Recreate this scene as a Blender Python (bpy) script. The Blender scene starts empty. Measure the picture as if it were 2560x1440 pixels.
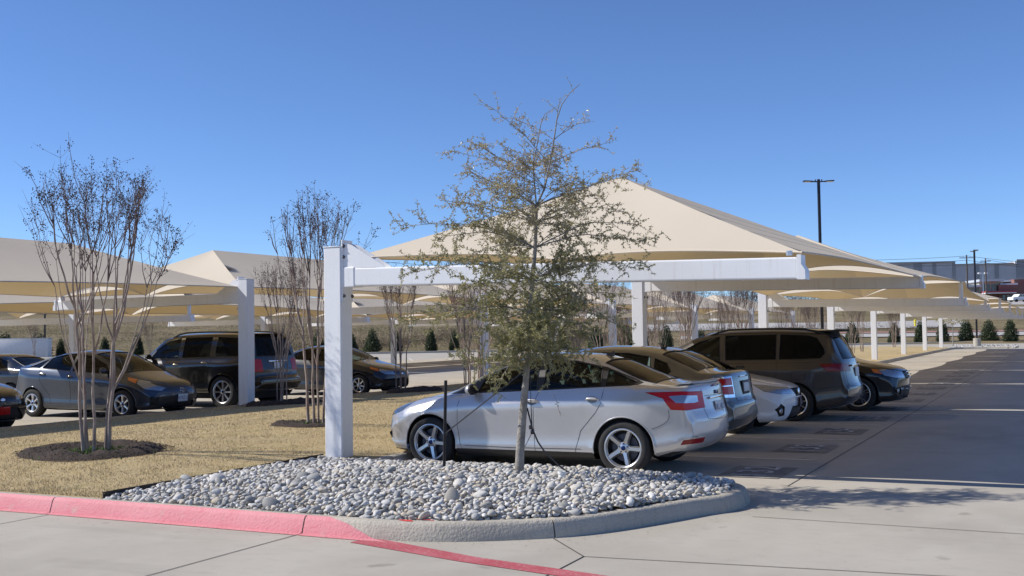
import bpy, bmesh, math, random
import numpy as np
from mathutils import Vector, Matrix, Euler, noise
from mathutils.bvhtree import BVHTree
rng = random.Random(7)
nr = np.random.RandomState(11)
S = bpy.context.scene
COL = S.collection
R = math.radians

# ------------------------------------------------------------------ camera, sky, sun, exposure
YAW = math.atan(1370 / 2850.0)
PITCH = math.atan(115 / 2850.0)
ROLL = R(-0.85)
CAMH = 1.71
FPX = 2850.0
cd = bpy.data.cameras.new("camera")
cam = bpy.data.objects.new("camera", cd)
COL.objects.link(cam)
cd.sensor_width = 36.0
cd.lens = FPX / 2560 * 36.0
cd.clip_start = 0.1
cd.clip_end = 3000
CM = Matrix.Translation((0, 0, CAMH)) @ Matrix.Rotation(YAW, 4, 'Z') @ Matrix.Rotation(R(90) + PITCH, 4, 'X') @ Matrix.Rotation(ROLL, 4, 'Z')
cam.matrix_world = CM
S.camera = cam

# one metre of height throws its shadow 1.10 m to +x and 0.45 m to +y
SUNV = Vector((-1.10, -0.45, 1.0)).normalized()
W = bpy.data.worlds.new("World")
S.world = W
W.use_nodes = True
nt = W.node_tree
nt.nodes.clear()
wo = nt.nodes.new("ShaderNodeOutputWorld")
bg = nt.nodes.new("ShaderNodeBackground")
sky = nt.nodes.new("ShaderNodeTexSky")
sky.sky_type = 'NISHITA'
sky.sun_disc = False
sky.sun_elevation = math.asin(SUNV.z)
sky.sun_rotation = math.atan2(SUNV.x, SUNV.y)
sky.altitude = 200
sky.air_density = 0.7
sky.dust_density = 0.0
sky.ozone_density = 4.0
bg.inputs[1].default_value = 0.113
# the camera's white balance, the same over the whole sky
wb = nt.nodes.new('ShaderNodeMix')
wb.data_type = 'RGBA'
wb.blend_type = 'MULTIPLY'
wb.inputs[0].default_value = 1.0
wb.inputs[7].default_value = (0.85, 0.99, 1.22, 1)
nt.links.new(sky.outputs[0], wb.inputs[6])
nt.links.new(wb.outputs[2], bg.inputs[0])
nt.links.new(bg.outputs[0], wo.inputs[0])
sl = bpy.data.lights.new("sun", 'SUN')
sl.energy = 5.0
sl.angle = R(0.53)
sl.color = (1.0, 0.95, 0.87)
so = bpy.data.objects.new("sun", sl)
COL.objects.link(so)
so.rotation_euler = (-SUNV).to_track_quat('-Z', 'Y').to_euler()
so.location = SUNV * 60
S.view_settings.view_transform = 'Standard'
S.view_settings.look = 'None'
S.view_settings.exposure = 0.12
S.view_settings.gamma = 1.0
S.view_settings.use_curve_mapping = False
S.render.engine = 'CYCLES'
S.cycles.max_bounces = 8
S.cycles.transparent_max_bounces = 12
S.cycles.use_denoising = True

# ------------------------------------------------------------------ pixel helpers (reading distances off the photograph)
def ray(px, py):
    d = Vector(((px - 1280) / FPX, -(py - 720) / FPX, -1.0))
    return (CM.to_3x3() @ d)
def at(px, py, zc):
    return Vector((0, 0, CAMH)) + ray(px, py) * zc
def gnd(px, py, h=0.0):
    d = ray(px, py)
    t = (h - CAMH) / d.z
    return Vector((0, 0, CAMH)) + d * t
def onU(px, U):
    """ground point at lateral distance -U seen at column px (on the horizon row)"""
    d = ray(px, 830)
    t = -U / d.x
    return (-U, d.y * t)

# ------------------------------------------------------------------ object helpers
def tag(o, label=None, cat=None, group=None, kind=None):
    if label: o["label"] = label
    if cat: o["category"] = cat
    if group: o["group"] = group
    if kind: o["kind"] = kind
    return o
def empty(name, loc=(0, 0, 0), rz=0.0, **kw):
    o = bpy.data.objects.new(name, None)
    o.empty_display_size = 0.2
    COL.objects.link(o)
    o.location = loc
    o.rotation_euler = (0, 0, rz)
    return tag(o, **kw)
def link(name, me, parent=None, **kw):
    o = bpy.data.objects.new(name, me)
    COL.objects.link(o)
    if parent: o.parent = parent
    return tag(o, **kw)
def smooth_by(me, ang=35):
    me.polygons.foreach_set("use_smooth", [True] * len(me.polygons))
    try: me.set_sharp_from_angle(angle=R(ang))
    except Exception: pass
def np_mesh(name, V, F, mats, midx=None, smooth=True, ang=None):
    me = bpy.data.meshes.new(name)
    V = np.asarray(V, dtype=np.float32).reshape(-1, 3)
    if isinstance(F, np.ndarray):
        n, k = F.shape
        me.vertices.add(len(V)); me.vertices.foreach_set("co", V.ravel())
        me.loops.add(n * k); me.loops.foreach_set("vertex_index", F.ravel().astype(np.int32))
        me.polygons.add(n)
        me.polygons.foreach_set("loop_start", np.arange(0, n * k, k, dtype=np.int32))
        try: me.polygons.foreach_set("loop_total", np.full(n, k, dtype=np.int32))
        except Exception: pass
        me.update(calc_edges=True)
    else:
        me.from_pydata([tuple(v) for v in V.tolist()], [], F)
        me.update()
    for m in (mats if isinstance(mats, (list, tuple)) else [mats]):
        me.materials.append(m)
    if midx is not None:
        me.polygons.foreach_set("material_index", np.asarray(midx, dtype=np.int32))
    if smooth:
        me.polygons.foreach_set("use_smooth", [True] * len(me.polygons))
        if ang:
            try: me.set_sharp_from_angle(angle=R(ang))
            except Exception: pass
    return me

class MB:
    """collects boxes, tubes, prisms and lathes that become ONE mesh"""
    def __init__(s): s.v = []; s.f = []
    def add(s, V, F):
        n = len(s.v)
        s.v += [tuple(p) for p in V]
        s.f += [tuple(i + n for i in f) for f in F]
        return s
    def box(s, c, d, bev=0.0, M=None):
        bm = bmesh.new()
        bmesh.ops.create_cube(bm, size=1)
        bmesh.ops.scale(bm, vec=d, verts=bm.verts)
        if bev > 0:
            bmesh.ops.bevel(bm, geom=list(bm.edges), offset=bev, segments=2, profile=0.5, affect='EDGES')
        if M is not None: bmesh.ops.transform(bm, matrix=M, verts=bm.verts)
        bmesh.ops.translate(bm, vec=c, verts=bm.verts)
        bm.verts.index_update()
        s.add([v.co[:] for v in bm.verts], [[v.index for v in f.verts] for f in bm.faces])
        bm.free(); return s
    def prism(s, pts, h, M=None):
        """polygon in xy, extruded from z=0 to h, then transformed"""
        n = len(pts)
        V = [Vector((p[0], p[1], 0)) for p in pts] + [Vector((p[0], p[1], h)) for p in pts]
        if M is not None: V = [M @ v for v in V]
        F = [list(range(n))[::-1], list(range(n, 2 * n))] + [[i, (i + 1) % n, n + (i + 1) % n, n + i] for i in range(n)]
        return s.add(V, F)
    def tube(s, pts, rad, n=8, cap=True):
        V, F = tube_arrays(pts, rad, n)
        s.add(V, F)
        if cap:
            b = len(s.v) - len(V)
            s.f.append(tuple(b + i for i in range(n))[::-1])
            s.f.append(tuple(b + len(V) - n + i for i in range(n)))
        return s
    def lathe(s, prof, n=32, M=None, close=False):
        """profile (r, z) round z"""
        k = len(prof); V = []; F = []
        for i in range(n):
            a = 2 * math.pi * i / n
            for r, z in prof:
                V.append(Vector((r * math.cos(a), r * math.sin(a), z)))
        if M is not None: V = [M @ v for v in V]
        m = k if close else k - 1
        for i in range(n):
            j = (i + 1) % n
            for q in range(m):
                q2 = (q + 1) % k
                F.append([i * k + q, j * k + q, j * k + q2, i * k + q2])
        return s.add(V, F)
    def build(s, name, mat, parent=None, ang=35, **kw):
        me = np_mesh(name, s.v, s.f, mat, smooth=True, ang=ang)
        return link(name, me, parent, **kw)

def tube_arrays(pts, rad, n=6):
    P = np.array([list(p) for p in pts], dtype=float)
    k = len(P)
    rad = np.full(k, rad) if np.isscalar(rad) else np.asarray(rad, dtype=float)
    T = np.gradient(P, axis=0)
    T /= (np.linalg.norm(T, axis=1)[:, None] + 1e-9)
    ref = np.array([0.0, 0.0, 1.0]) if abs(T[0][2]) < 0.8 else np.array([1.0, 0.0, 0.0])
    V = np.zeros((k, n, 3))
    a = np.arange(n) * 2 * math.pi / n
    u = ref - T[0] * ref.dot(T[0]); u /= np.linalg.norm(u)
    for i in range(k):
        u = u - T[i] * u.dot(T[i]); u /= (np.linalg.norm(u) + 1e-9)
        w = np.cross(T[i], u)
        V[i] = P[i] + rad[i] * (np.cos(a)[:, None] * u + np.sin(a)[:, None] * w)
    F = []
    for i in range(k - 1):
        for j in range(n):
            j2 = (j + 1) % n
            F.append((i * n + j, i * n + j2, (i + 1) * n + j2, (i + 1) * n + j))
    return V.reshape(-1, 3), F

def copy_thing(src, loc, rz=None, scale=None, **kw):
    c = src.copy(); COL.objects.link(c); c.location = loc
    if rz is not None: c.rotation_euler = (0, 0, rz)
    if scale is not None: c.scale = scale if not np.isscalar(scale) else (scale,) * 3
    tag(c, **kw)
    for ch in src.children:
        d = ch.copy(); COL.objects.link(d); d.parent = c
        for g in ch.children:
            e = g.copy(); COL.objects.link(e); e.parent = d
    return c

# ------------------------------------------------------------------ materials
def mat(name, col, rough=0.6, metal=0.0, spec=0.5, coat=0.0, var=0.0, vscale=4.0, bump=0.0, bscale=40.0, col2=None, detail=6.0, emit=None):
    m = bpy.data.materials.new(name)
    m.use_nodes = True
    t = m.node_tree; b = t.nodes["Principled BSDF"]
    b.inputs["Base Color"].default_value = (*col, 1)
    b.inputs["Roughness"].default_value = rough
    b.inputs["Metallic"].default_value = metal
    b.inputs["Specular IOR Level"].default_value = spec
    b.inputs["Coat Weight"].default_value = coat
    b.inputs["Coat Roughness"].default_value = 0.04
    tc = t.nodes.new("ShaderNodeTexCoord")
    if var > 0 or col2:
        n = t.nodes.new("ShaderNodeTexNoise")
        n.inputs["Scale"].default_value = vscale; n.inputs["Detail"].default_value = detail
        t.links.new(tc.outputs["Object"], n.inputs["Vector"])
        r = t.nodes.new("ShaderNodeValToRGB")
        c2 = col2 if col2 else tuple(c * (1 - var) for c in col)
        c1 = col if col2 else tuple(min(1, c * (1 + var)) for c in col)
        r.color_ramp.elements[0].position = 0.32; r.color_ramp.elements[1].position = 0.68
        r.color_ramp.elements[0].color = (*c2, 1); r.color_ramp.elements[1].color = (*c1, 1)
        t.links.new(n.outputs["Fac"], r.inputs["Fac"])
        t.links.new(r.outputs["Color"], b.inputs["Base Color"])
    if bump > 0:
        n2 = t.nodes.new("ShaderNodeTexNoise")
        n2.inputs["Scale"].default_value = bscale; n2.inputs["Detail"].default_value = 8
        t.links.new(tc.outputs["Object"], n2.inputs["Vector"])
        bp = t.nodes.new("ShaderNodeBump"); bp.inputs["Strength"].default_value = bump; bp.inputs["Distance"].default_value = 0.02
        t.links.new(n2.outputs["Fac"], bp.inputs["Height"]); t.links.new(bp.outputs["Normal"], b.inputs["Normal"])
    if emit:
        b.inputs["Emission Color"].default_value = (*emit, 1); b.inputs["Emission Strength"].default_value = 1
    return m

def multi_noise(m, layers, base):
    """layers: (scale, low, high, colour, detail, stretch) mixed one over the other by noise"""
    t = m.node_tree; b = t.nodes["Principled BSDF"]
    tc = t.nodes.new("ShaderNodeTexCoord")
    prev = None
    for (sc, lo, hi, colr, det, st, fac) in layers:
        mp = t.nodes.new("ShaderNodeMapping"); mp.inputs["Scale"].default_value = st
        t.links.new(tc.outputs["Object"], mp.inputs["Vector"])
        n = t.nodes.new("ShaderNodeTexNoise"); n.inputs["Scale"].default_value = sc; n.inputs["Detail"].default_value = det
        t.links.new(mp.outputs[0], n.inputs["Vector"])
        mr = t.nodes.new("ShaderNodeMapRange"); mr.inputs[1].default_value = lo; mr.inputs[2].default_value = hi; mr.inputs[4].default_value = fac
        t.links.new(n.outputs["Fac"], mr.inputs[0])
        mx = t.nodes.new("ShaderNodeMix"); mx.data_type = 'RGBA'
        t.links.new(mr.outputs[0], mx.inputs[0])
        if prev is None: mx.inputs[6].default_value = (*base, 1)
        else: t.links.new(prev, mx.inputs[6])
        mx.inputs[7].default_value = (*colr, 1)
        prev = mx.outputs[2]
    t.links.new(prev, b.inputs["Base Color"])
    return m

M = {}
CONC = (0.46, 0.42, 0.355)
M['concrete'] = mat('concrete', CONC, 0.85, bump=0.15, bscale=110, spec=0.3)
multi_noise(M['concrete'], [
    (0.35, .40, .66, (0.345, 0.315, 0.265), 5, (1, 1, 1), .8),
    (1.6, .46, .72, (0.50, 0.465, 0.40), 6, (1, .55, 1), .6),
    (5.0, .52, .75, (0.36, 0.33, 0.28), 8, (1, 1.6, 1), .45),
    (0.9, .60, .74, (0.27, 0.245, 0.205), 9, (.25, 1.4, 1), .55),
    (2.7, .66, .74, (0.20, 0.18, 0.15), 9, (1, 1, 1), .6),
    (160, .40, .70, (0.34, 0.31, 0.26), 3, (1, 1, 1), .38),
    (420, .60, .72, (0.22, 0.20, 0.17), 2, (1, 1, 1), .5)], CONC)
KC = (0.50, 0.455, 0.375)
M['kerb'] = mat('kerb_concrete', KC, 0.85, bump=0.5, bscale=45, spec=0.3)
multi_noise(M['kerb'], [
    (1.2, .42, .7, (0.38, 0.35, 0.30), 5, (1, 1, 1), .8),
    (26, .50, .72, (0.33, 0.30, 0.25), 5, (1, 1, .12), .55),
    (150, .42, .7, (0.36, 0.33, 0.28), 3, (1, 1, 1), .5)], KC)
RED = (0.66, 0.24, 0.265)
M['red_kerb'] = mat('faded_red_kerb_paint', RED, 0.7, bump=0.35, bscale=45, spec=0.35)
multi_noise(M['red_kerb'], [
    (1.5, .40, .7, (0.72, 0.32, 0.335), 5, (1, 1, 1), .8),
    (12, .55, .75, (0.62, 0.15, 0.18), 6, (1, 1, 1), .5),
    (120, .56, .70, (0.48, 0.32, 0.29), 4, (1, 1, 1), .6),
    (7, .60, .72, (0.52, 0.40, 0.35), 9, (1, 1, 1), .5)], RED)
RS = (0.42, 0.085, 0.10)
M['red_stripe'] = mat('worn_red_stripe', RS, 0.7, spec=0.3)
multi_noise(M['red_stripe'], [
    (3, .45, .7, (0.50, 0.14, 0.16), 6, (1, 1, 1), .8),
    (35, .55, .70, (0.46, 0.36, 0.31), 6, (1, 1, 1), .6)], RS)
M['spray'] = mat('red_spray_paint', (0.75, 0.05, 0.04), 0.6)
M['white_line'] = mat('white_line_paint', (0.66, 0.65, 0.62), 0.7)
multi_noise(M['white_line'], [(9, .50, .66, (0.42, 0.39, 0.34), 8, (1, 1, 1), .9), (60, .5, .66, (0.40, 0.37, 0.32), 5, (1, 1, 1), .7)], (0.66, 0.65, 0.62))
M['black_patch'] = mat('black_patch_paint', (0.13, 0.13, 0.135), 0.7)
multi_noise(M['black_patch'], [(4, .40, .62, (0.33, 0.305, 0.26), 8, (1, 1, 1), .8), (40, .5, .7, (0.12, 0.12, 0.12), 5, (1, 1, 1), .5)], (0.16, 0.16, 0.165))
M['digit'] = mat('worn_digit_paint', (0.62, 0.62, 0.62), 0.7)
multi_noise(M['digit'], [(14, .5, .66, (0.30, 0.29, 0.27), 8, (1, 1, 1), .9)], (0.62, 0.62, 0.62))
M['joint'] = mat('joint_sealant', (0.06, 0.055, 0.05), 0.9, var=.4, vscale=3)
M['white_paint'] = mat('white_steel_paint', (0.80, 0.81, 0.84), 0.42, spec=0.5, var=.03, vscale=2, bump=.03, bscale=60)
multi_noise(M['white_paint'], [(1.3, .45, .75, (0.72, 0.72, 0.73), 5, (1, 1, .5), .6), (22, .56, .74, (0.62, 0.60, 0.56), 6, (1, 1, .06), .45), (60, .66, .72, (0.45, 0.40, 0.34), 3, (1, 1, 1), .5)], (0.81, 0.82, 0.84))
M['bolt'] = mat('bolt_steel', (0.10, 0.10, 0.12), 0.45, metal=.7)
M['galv'] = mat('galvanised_steel', (0.55, 0.57, 0.6), 0.35, metal=.9)
M['black_steel'] = mat('black_painted_steel', (0.018, 0.016, 0.02), 0.4)
M['edging'] = mat('dark_steel_edging', (0.03, 0.024, 0.02), 0.7, var=.4, vscale=6)
M['lens_white'] = mat('lamp_lens', (0.7, 0.68, 0.62), 0.3)
M['wood_pole'] = mat('weathered_pole_wood', (0.10, 0.08, 0.07), 0.9, var=.2)
M['pvc'] = mat('white_pvc', (0.78, 0.78, 0.74), 0.35)
M['yellow'] = mat('hydrant_yellow', (0.75, 0.62, 0.03), 0.5)
M['soil'] = mat('dark_soil', (0.075, 0.055, 0.04), 0.95, col2=(0.04, 0.03, 0.022), vscale=14, bump=.8, bscale=30)
M['mulch'] = mat('dark_mulch', (0.075, 0.050, 0.036), 0.95, col2=(0.018, 0.013, 0.011), vscale=30, bump=1.0, bscale=60)

# shade cloth: knitted, a little see-through
def cloth_mat():
    m = bpy.data.materials.new("sand_shade_cloth"); m.use_nodes = True
    t = m.node_tree; t.nodes.clear()
    o = t.nodes.new("ShaderNodeOutputMaterial")
    d = t.nodes.new("ShaderNodeBsdfDiffuse"); d.inputs[0].default_value = (0.66, 0.575, 0.44, 1)
    tr = t.nodes.new("ShaderNodeBsdfTranslucent"); tr.inputs[0].default_value = (0.74, 0.47, 0.13, 1)
    tp = t.nodes.new("ShaderNodeBsdfTransparent"); tp.inputs[0].default_value = (1.0, 0.85, 0.62, 1)
    tc = t.nodes.new("ShaderNodeTexCoord")
    n = t.nodes.new("ShaderNodeTexNoise"); n.inputs["Scale"].default_value = 0.8; n.inputs["Detail"].default_value = 4
    t.links.new(tc.outputs["Object"], n.inputs["Vector"])
    r = t.nodes.new("ShaderNodeValToRGB")
    r.color_ramp.elements[0].color = (0.635, 0.565, 0.46, 1); r.color_ramp.elements[1].color = (0.71, 0.635, 0.52, 1)
    t.links.new(n.outputs["Fac"], r.inputs[0]); t.links.new(r.outputs[0], d.inputs[0])
    m1 = t.nodes.new("ShaderNodeMixShader"); m1.inputs[0].default_value = 0.145
    t.links.new(d.outputs[0], m1.inputs[1]); t.links.new(tr.outputs[0], m1.inputs[2])
    m2 = t.nodes.new("ShaderNodeMixShader"); m2.inputs[0].default_value = 0.035
    t.links.new(m1.outputs[0], m2.inputs[1]); t.links.new(tp.outputs[0], m2.inputs[2])
    n2 = t.nodes.new("ShaderNodeTexNoise"); n2.inputs["Scale"].default_value = 90; n2.inputs["Detail"].default_value = 3
    t.links.new(tc.outputs["Object"], n2.inputs["Vector"])
    bp = t.nodes.new("ShaderNodeBump"); bp.inputs["Strength"].default_value = 0.25; bp.inputs["Distance"].default_value = 0.01
    t.links.new(n2.outputs["Fac"], bp.inputs["Height"]); t.links.new(bp.outputs[0], d.inputs["Normal"])
    t.links.new(m2.outputs[0], o.inputs[0])
    return m
M['cloth'] = cloth_mat()
M['seam'] = mat('cloth_seam', (0.66, 0.57, 0.45), 0.9)

def paint(name, col, metal=0.6, rough=0.32):
    m = mat(name, col, rough, metal=metal, coat=1.0, spec=0.5)
    t = m.node_tree; b = t.nodes["Principled BSDF"]
    # metallic flake and a little road dust towards the sills
    tc = t.nodes.new("ShaderNodeTexCoord")
    n = t.nodes.new("ShaderNodeTexNoise"); n.inputs["Scale"].default_value = 900; n.inputs["Detail"].default_value = 1
    t.links.new(tc.outputs["Object"], n.inputs["Vector"])
    mr = t.nodes.new("ShaderNodeMapRange"); mr.inputs[3].default_value = rough - .06; mr.inputs[4].default_value = rough + .1
    t.links.new(n.outputs["Fac"], mr.inputs[0]); t.links.new(mr.outputs[0], b.inputs["Roughness"])
    n3 = t.nodes.new("ShaderNodeTexNoise"); n3.inputs["Scale"].default_value = 3; n3.inputs["Detail"].default_value = 8
    t.links.new(tc.outputs["Object"], n3.inputs["Vector"])
    r = t.nodes.new("ShaderNodeValToRGB")
    r.color_ramp.elements[0].color = (*[c * .93 for c in col], 1); r.color_ramp.elements[1].color = (*[min(1, c * 1.05) for c in col], 1)
    t.links.new(n3.outputs[0], r.inputs[0])
    mx = t.nodes.new("ShaderNodeMix"); mx.data_type = 'RGBA'
    geo = t.nodes.new("ShaderNodeNewGeometry")
    t.links.new(geo.outputs["Backfacing"], mx.inputs[0]); t.links.new(r.outputs[0], mx.inputs[6]); mx.inputs[7].default_value = (.03, .03, .032, 1)
    t.links.new(mx.outputs[2], b.inputs["Base Color"])
    return m
def glass_mat(name, tint, trans, ior=1.5):
    m = bpy.data.materials.new(name); m.use_nodes = True
    t = m.node_tree; t.nodes.clear()
    o = t.nodes.new("ShaderNodeOutputMaterial")
    g = t.nodes.new("ShaderNodeBsdfGlossy"); g.inputs["Roughness"].default_value = 0.015
    tp = t.nodes.new("ShaderNodeBsdfTransparent"); tp.inputs[0].default_value = (*tint, 1)
    dk = t.nodes.new("ShaderNodeBsdfDiffuse"); dk.inputs[0].default_value = (.012, .014, .015, 1)
    m0 = t.nodes.new("ShaderNodeMixShader"); m0.inputs[0].default_value = trans
    t.links.new(dk.outputs[0], m0.inputs[1]); t.links.new(tp.outputs[0], m0.inputs[2])
    fr = t.nodes.new("ShaderNodeFresnel"); fr.inputs[0].default_value = ior
    m1 = t.nodes.new("ShaderNodeMixShader")
    t.links.new(fr.outputs[0], m1.inputs[0]); t.links.new(m0.outputs[0], m1.inputs[1]); t.links.new(g.outputs[0], m1.inputs[2])
    t.links.new(m1.outputs[0], o.inputs[0])
    return m
M['glass'] = glass_mat('tinted_glass', (.45, .55, .53), .9, 1.38)
M['dark_glass'] = glass_mat('privacy_glass', (.12, .12, .12), .6, 1.22)
M['clear_lens'] = glass_mat('clear_lens', (.8, .85, .9), .9)
M['lamp_bowl'] = mat('lamp_bowl_chrome', (.75, .77, .8), .15, metal=1)
M['tyre'] = mat('tyre_rubber', (.022, .022, .023), .85, var=.3, vscale=20, bump=.2, bscale=90)
M['alloy'] = mat('alloy_wheel', (.62, .63, .65), .28, metal=.85)
M['alloy_dark'] = mat('alloy_barrel', (.10, .10, .105), .5, metal=.6)
M['chrome'] = mat('chrome_trim', (.8, .8, .82), .12, metal=1)
M['black_plastic'] = mat('black_plastic', (.02, .02, .021), .5)
M['gap'] = mat('panel_gap', (.008, .008, .008), .9)
M['red_lens'] = mat('red_lens', (.50, .006, .010), .2, coat=.25, spec=.35)
M['dim_red_lens'] = mat('dark_red_lens', (.20, .006, .010), .2, coat=.3, spec=.35)
M['orange_lens'] = mat('orange_lens', (.75, .17, .02), .15, coat=1)
M['white_lens'] = mat('white_lens', (.42, .45, .50), .12, coat=1, metal=.7)
M['dark_lens'] = mat('smoked_headlight', (.16, .18, .21), .12, coat=1, metal=.7)
M['plate'] = mat('plate_white', (.70, .72, .74), .5)
M['plate_ink'] = mat('plate_ink', (.03, .07, .22), .5)
M['seat'] = mat('seat_cloth', (.035, .035, .038), .9)
M['interior'] = mat('cabin_plastic', (.022, .022, .024), .85)
M['badge_blue'] = mat('badge_blue', (.01, .03, .14), .2, metal=.5)
# ------------------------------------------------------------------ ground
def T(x, y):
    r = math.hypot(x, y)
    h = 0.0
    if r > 124:
        e = r - 124
        h = .045 * e * min(1, e / 14.0)
        h = min(h, 10.2 + .004 * (e - 226))
    if r > 150: h += .5 * noise.noise(Vector((x * .03, y * .03, 0))) * min(1, (r - 150) / 60)
    return h

BND = [(62, 175), (22, 150), (-7.7, 131.6), (-20, 125), (-58.7, 92.5), (-86, 78), (-100, 79), (-125, 84), (-170, 90)]
def build_ground():
    rr = [0, 20, 50, 90, 110, 118, 123, 126, 129, 132, 136, 140, 145, 150, 156, 163, 170, 180, 190, 205, 220, 240, 260, 285, 310, 335, 350, 380, 450, 700, 1600]
    na = 160
    V = []; F = []
    for i, r in enumerate(rr):
        for k in range(na):
            a = 2 * math.pi * k / na
            x, y = r * math.cos(a), r * math.sin(a)
            h = T(x, y) if y > 0 else 0
            V.append((x, y, h - .03))
    for i in range(len(rr) - 1):
        for k in range(na):
            k2 = (k + 1) % na
            F.append((i * na + k, (i + 1) * na + k, (i + 1) * na + k2, i * na + k2))
    m = mat('dry_field', (.24, .19, .11), 0.95, spec=.1, bump=.5, bscale=1.5)
    multi_noise(m, [
        (.06, .40, .62, (.13, .115, .055), 6, (1, 1, 1), .9),
        (.35, .45, .65, (.11, .085, .05), 8, (1, 1, 1), .7),
        (1.2, .50, .68, (.32, .26, .16), 8, (1, 1, 1), .6),
        (6, .50, .68, (.09, .075, .04), 6, (1, 1, 1), .6)], (.24, .19, .11))
    link('ground', np_mesh('ground', V, F, m), kind='structure')
build_ground()

lot_poly = [(62, -40), (62, 175)] + BND[1:] + [(-170, -40)]
def flat(name, poly, z, m, parent=None, **kw):
    bm = bmesh.new()
    f = bm.faces.new([bm.verts.new((p[0], p[1], z)) for p in poly])
    bmesh.ops.triangulate(bm, faces=[f])
    me = bpy.data.meshes.new(name); bm.to_mesh(me); bm.free()
    if me.polygons and me.polygons[0].normal.z < 0: me.flip_normals()
    me.materials.append(m)
    return link(name, me, parent, **kw)
lot = flat('parking_lot', lot_poly, 0.0, M['concrete'], kind='structure')

def strip_poly(a, b, w):
    a, b = Vector(a[:2]), Vector(b[:2]); d = (b - a).normalized(); n = Vector((-d.y, d.x)) * w / 2
    return [a - n, b - n, b + n, a + n]
def line(name, a, b, w, z, m, parent):
    return flat(name, strip_poly(a, b, w), z, m, parent)
for a, b in [((-60, 1322), (187, 1275)), ((300, 1459), (744, 1337)), ((1384, 1347), (1459, 1392)), ((1459, 1392), (1300, 1475)), ((1459, 1392), (2560, 1452)), ((1880, 1292), (2640, 1341))]:
    line('joint', gnd(*a), gnd(*b), .012, .004, M['joint'], lot)
for v in (24.0, 47.4, 70.8, 94.2):
    line('joint', (-2.7, v + .35), (8, v + .35), .014, .004, M['joint'], lot)
for U in (2.75, 23.2, 28.3):
    line('joint', (-U, 12.6), (-U, 96), .012, .004, M['joint'], lot)
for v in np.arange(17, 96, 6.0):
    line('joint', (-23.2, v), (-28.3, v), .012, .004, M['joint'], lot)

# stall lines and painted stall numbers
V0, SW, BAY = 12.27, 2.93, 11.72
for k in range(1, 29):
    v = V0 + SW * k
    if k % 4 == 0: line('stall_line', (-7.75, v), (7, v), .10, .005, M['white_line'], lot)  # every fourth line runs on across the aisle as a painted sunlight strip
    else: line('stall_line', (-7.75, v), (-2.93, v), .09, .005, M['white_line'], lot)
line('stall_line', (-7.6, V0 + .06), (-3.4, V0 + .06), .09, .005, M['white_line'], lot)
for k in range(-2, 26):
    v = 20.7 + SW * k
    line('stall_line', (-17.6, v), (-22.6, v), .09, .005, M['white_line'], lot)
for k in range(-2, 20):
    v = 32.4 + SW * k
    line('stall_line', (-28.7, v), (-40.1, v), .09, .005, M['white_line'], lot)
for i in range(5):
    p = gnd(930 + i * 92, 897 - i * 1.2); q = gnd(940 + i * 92 + (12 if i > 1 else 0), 903 - i)
    line('stall_line', p, q, .12, .005, M['white_line'], lot)
for k in range(13):
    v = V0 + SW * (k + .5)
    patch = flat('number_patch', [(-3.72, v - .56), (-2.98, v - .56), (-2.98, v + .56), (-3.72, v + .56)], .006, M['black_patch'], lot)
    cu = bpy.data.curves.new('number', 'FONT'); cu.body = str(132 + k); cu.size = .62; cu.align_x = 'CENTER'; cu.align_y = 'CENTER'; cu.offset = .004
    cu.space_character = 1.15
    tmp = bpy.data.objects.new('tmp', cu); COL.objects.link(tmp)
    bpy.context.view_layer.update()
    me = bpy.data.meshes.new_from_object(tmp.evaluated_get(bpy.context.evaluated_depsgraph_get()))
    bpy.data.objects.remove(tmp)
    me.transform(Matrix.Translation((-3.35, v, .011)) @ Matrix.Rotation(R(90), 4, 'Z'))
    me.materials.clear(); me.materials.append(M['digit'])
    link('number', me, patch)

# ------------------------------------------------------------------ kerbs
class Path:
    def __init__(s, pts, step=.12, smooth=0):
        P = [Vector(p[:2]) for p in pts]
        for _ in range(smooth):
            Q = [P[0]]
            for a, b in zip(P, P[1:]): Q += [a * .75 + b * .25, a * .25 + b * .75]
            P = Q + [P[-1]]
        s.P = P; s.L = [0]
        for a, b in zip(P, P[1:]): s.L.append(s.L[-1] + (b - a).length)
    def pt(s, d):
        d = max(0, min(s.L[-1], d))
        for i in range(len(s.P) - 1):
            if d <= s.L[i + 1] or i == len(s.P) - 2:
                l = s.L[i + 1] - s.L[i]
                return s.P[i].lerp(s.P[i + 1], (d - s.L[i]) / l if l else 0)
    def nrm(s, d):
        t = (s.pt(d + .08) - s.pt(d - .08)).normalized(); return Vector((-t.y, t.x))
    def near(s, p):
        p = Vector(p[:2]); best = min((s.pt(i * .05) - p).length + 0 * i for i in range(int(s.L[-1] / .05)))
        for i in range(int(s.L[-1] / .05)):
            if (s.pt(i * .05) - p).length <= best + 1e-6: return i * .05
def sweep(path, d0, d1, prof, step=.15, ends=None):
    """prof: (inward offset, z); ends: optional per-row end distances"""
    n = max(2, int((d1 - d0) / step) + 1)
    V = []; F = []
    k = len(prof)
    for i in range(n):
        for j, (o, z) in enumerate(prof):
            e = d1 if ends is None else ends[j]
            d = d0 + (e - d0) * i / (n - 1)
            p = path.pt(d) + path.nrm(d) * o
            V.append((p.x, p.y, z))
    for i in range(n - 1):
        for j in range(k - 1):
            F.append((i * k + j, (i + 1) * k + j, (i + 1) * k + j + 1, i * k + j + 1))
    if ends is None:
        F.append(tuple(range(k))); F.append(tuple((n - 1) * k + j for j in range(k))[::-1])
    return V, F
KP = [(0, -.02), (.004, .02), (.035, .115), (.05, .138), (.075, .150), (.155, .150), (.17, .140), (.17, -.02)]
nose = [gnd(*p) for p in [(1384, 1347), (1500, 1334), (1600, 1318), (1700, 1300), (1765, 1287)]]
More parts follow.
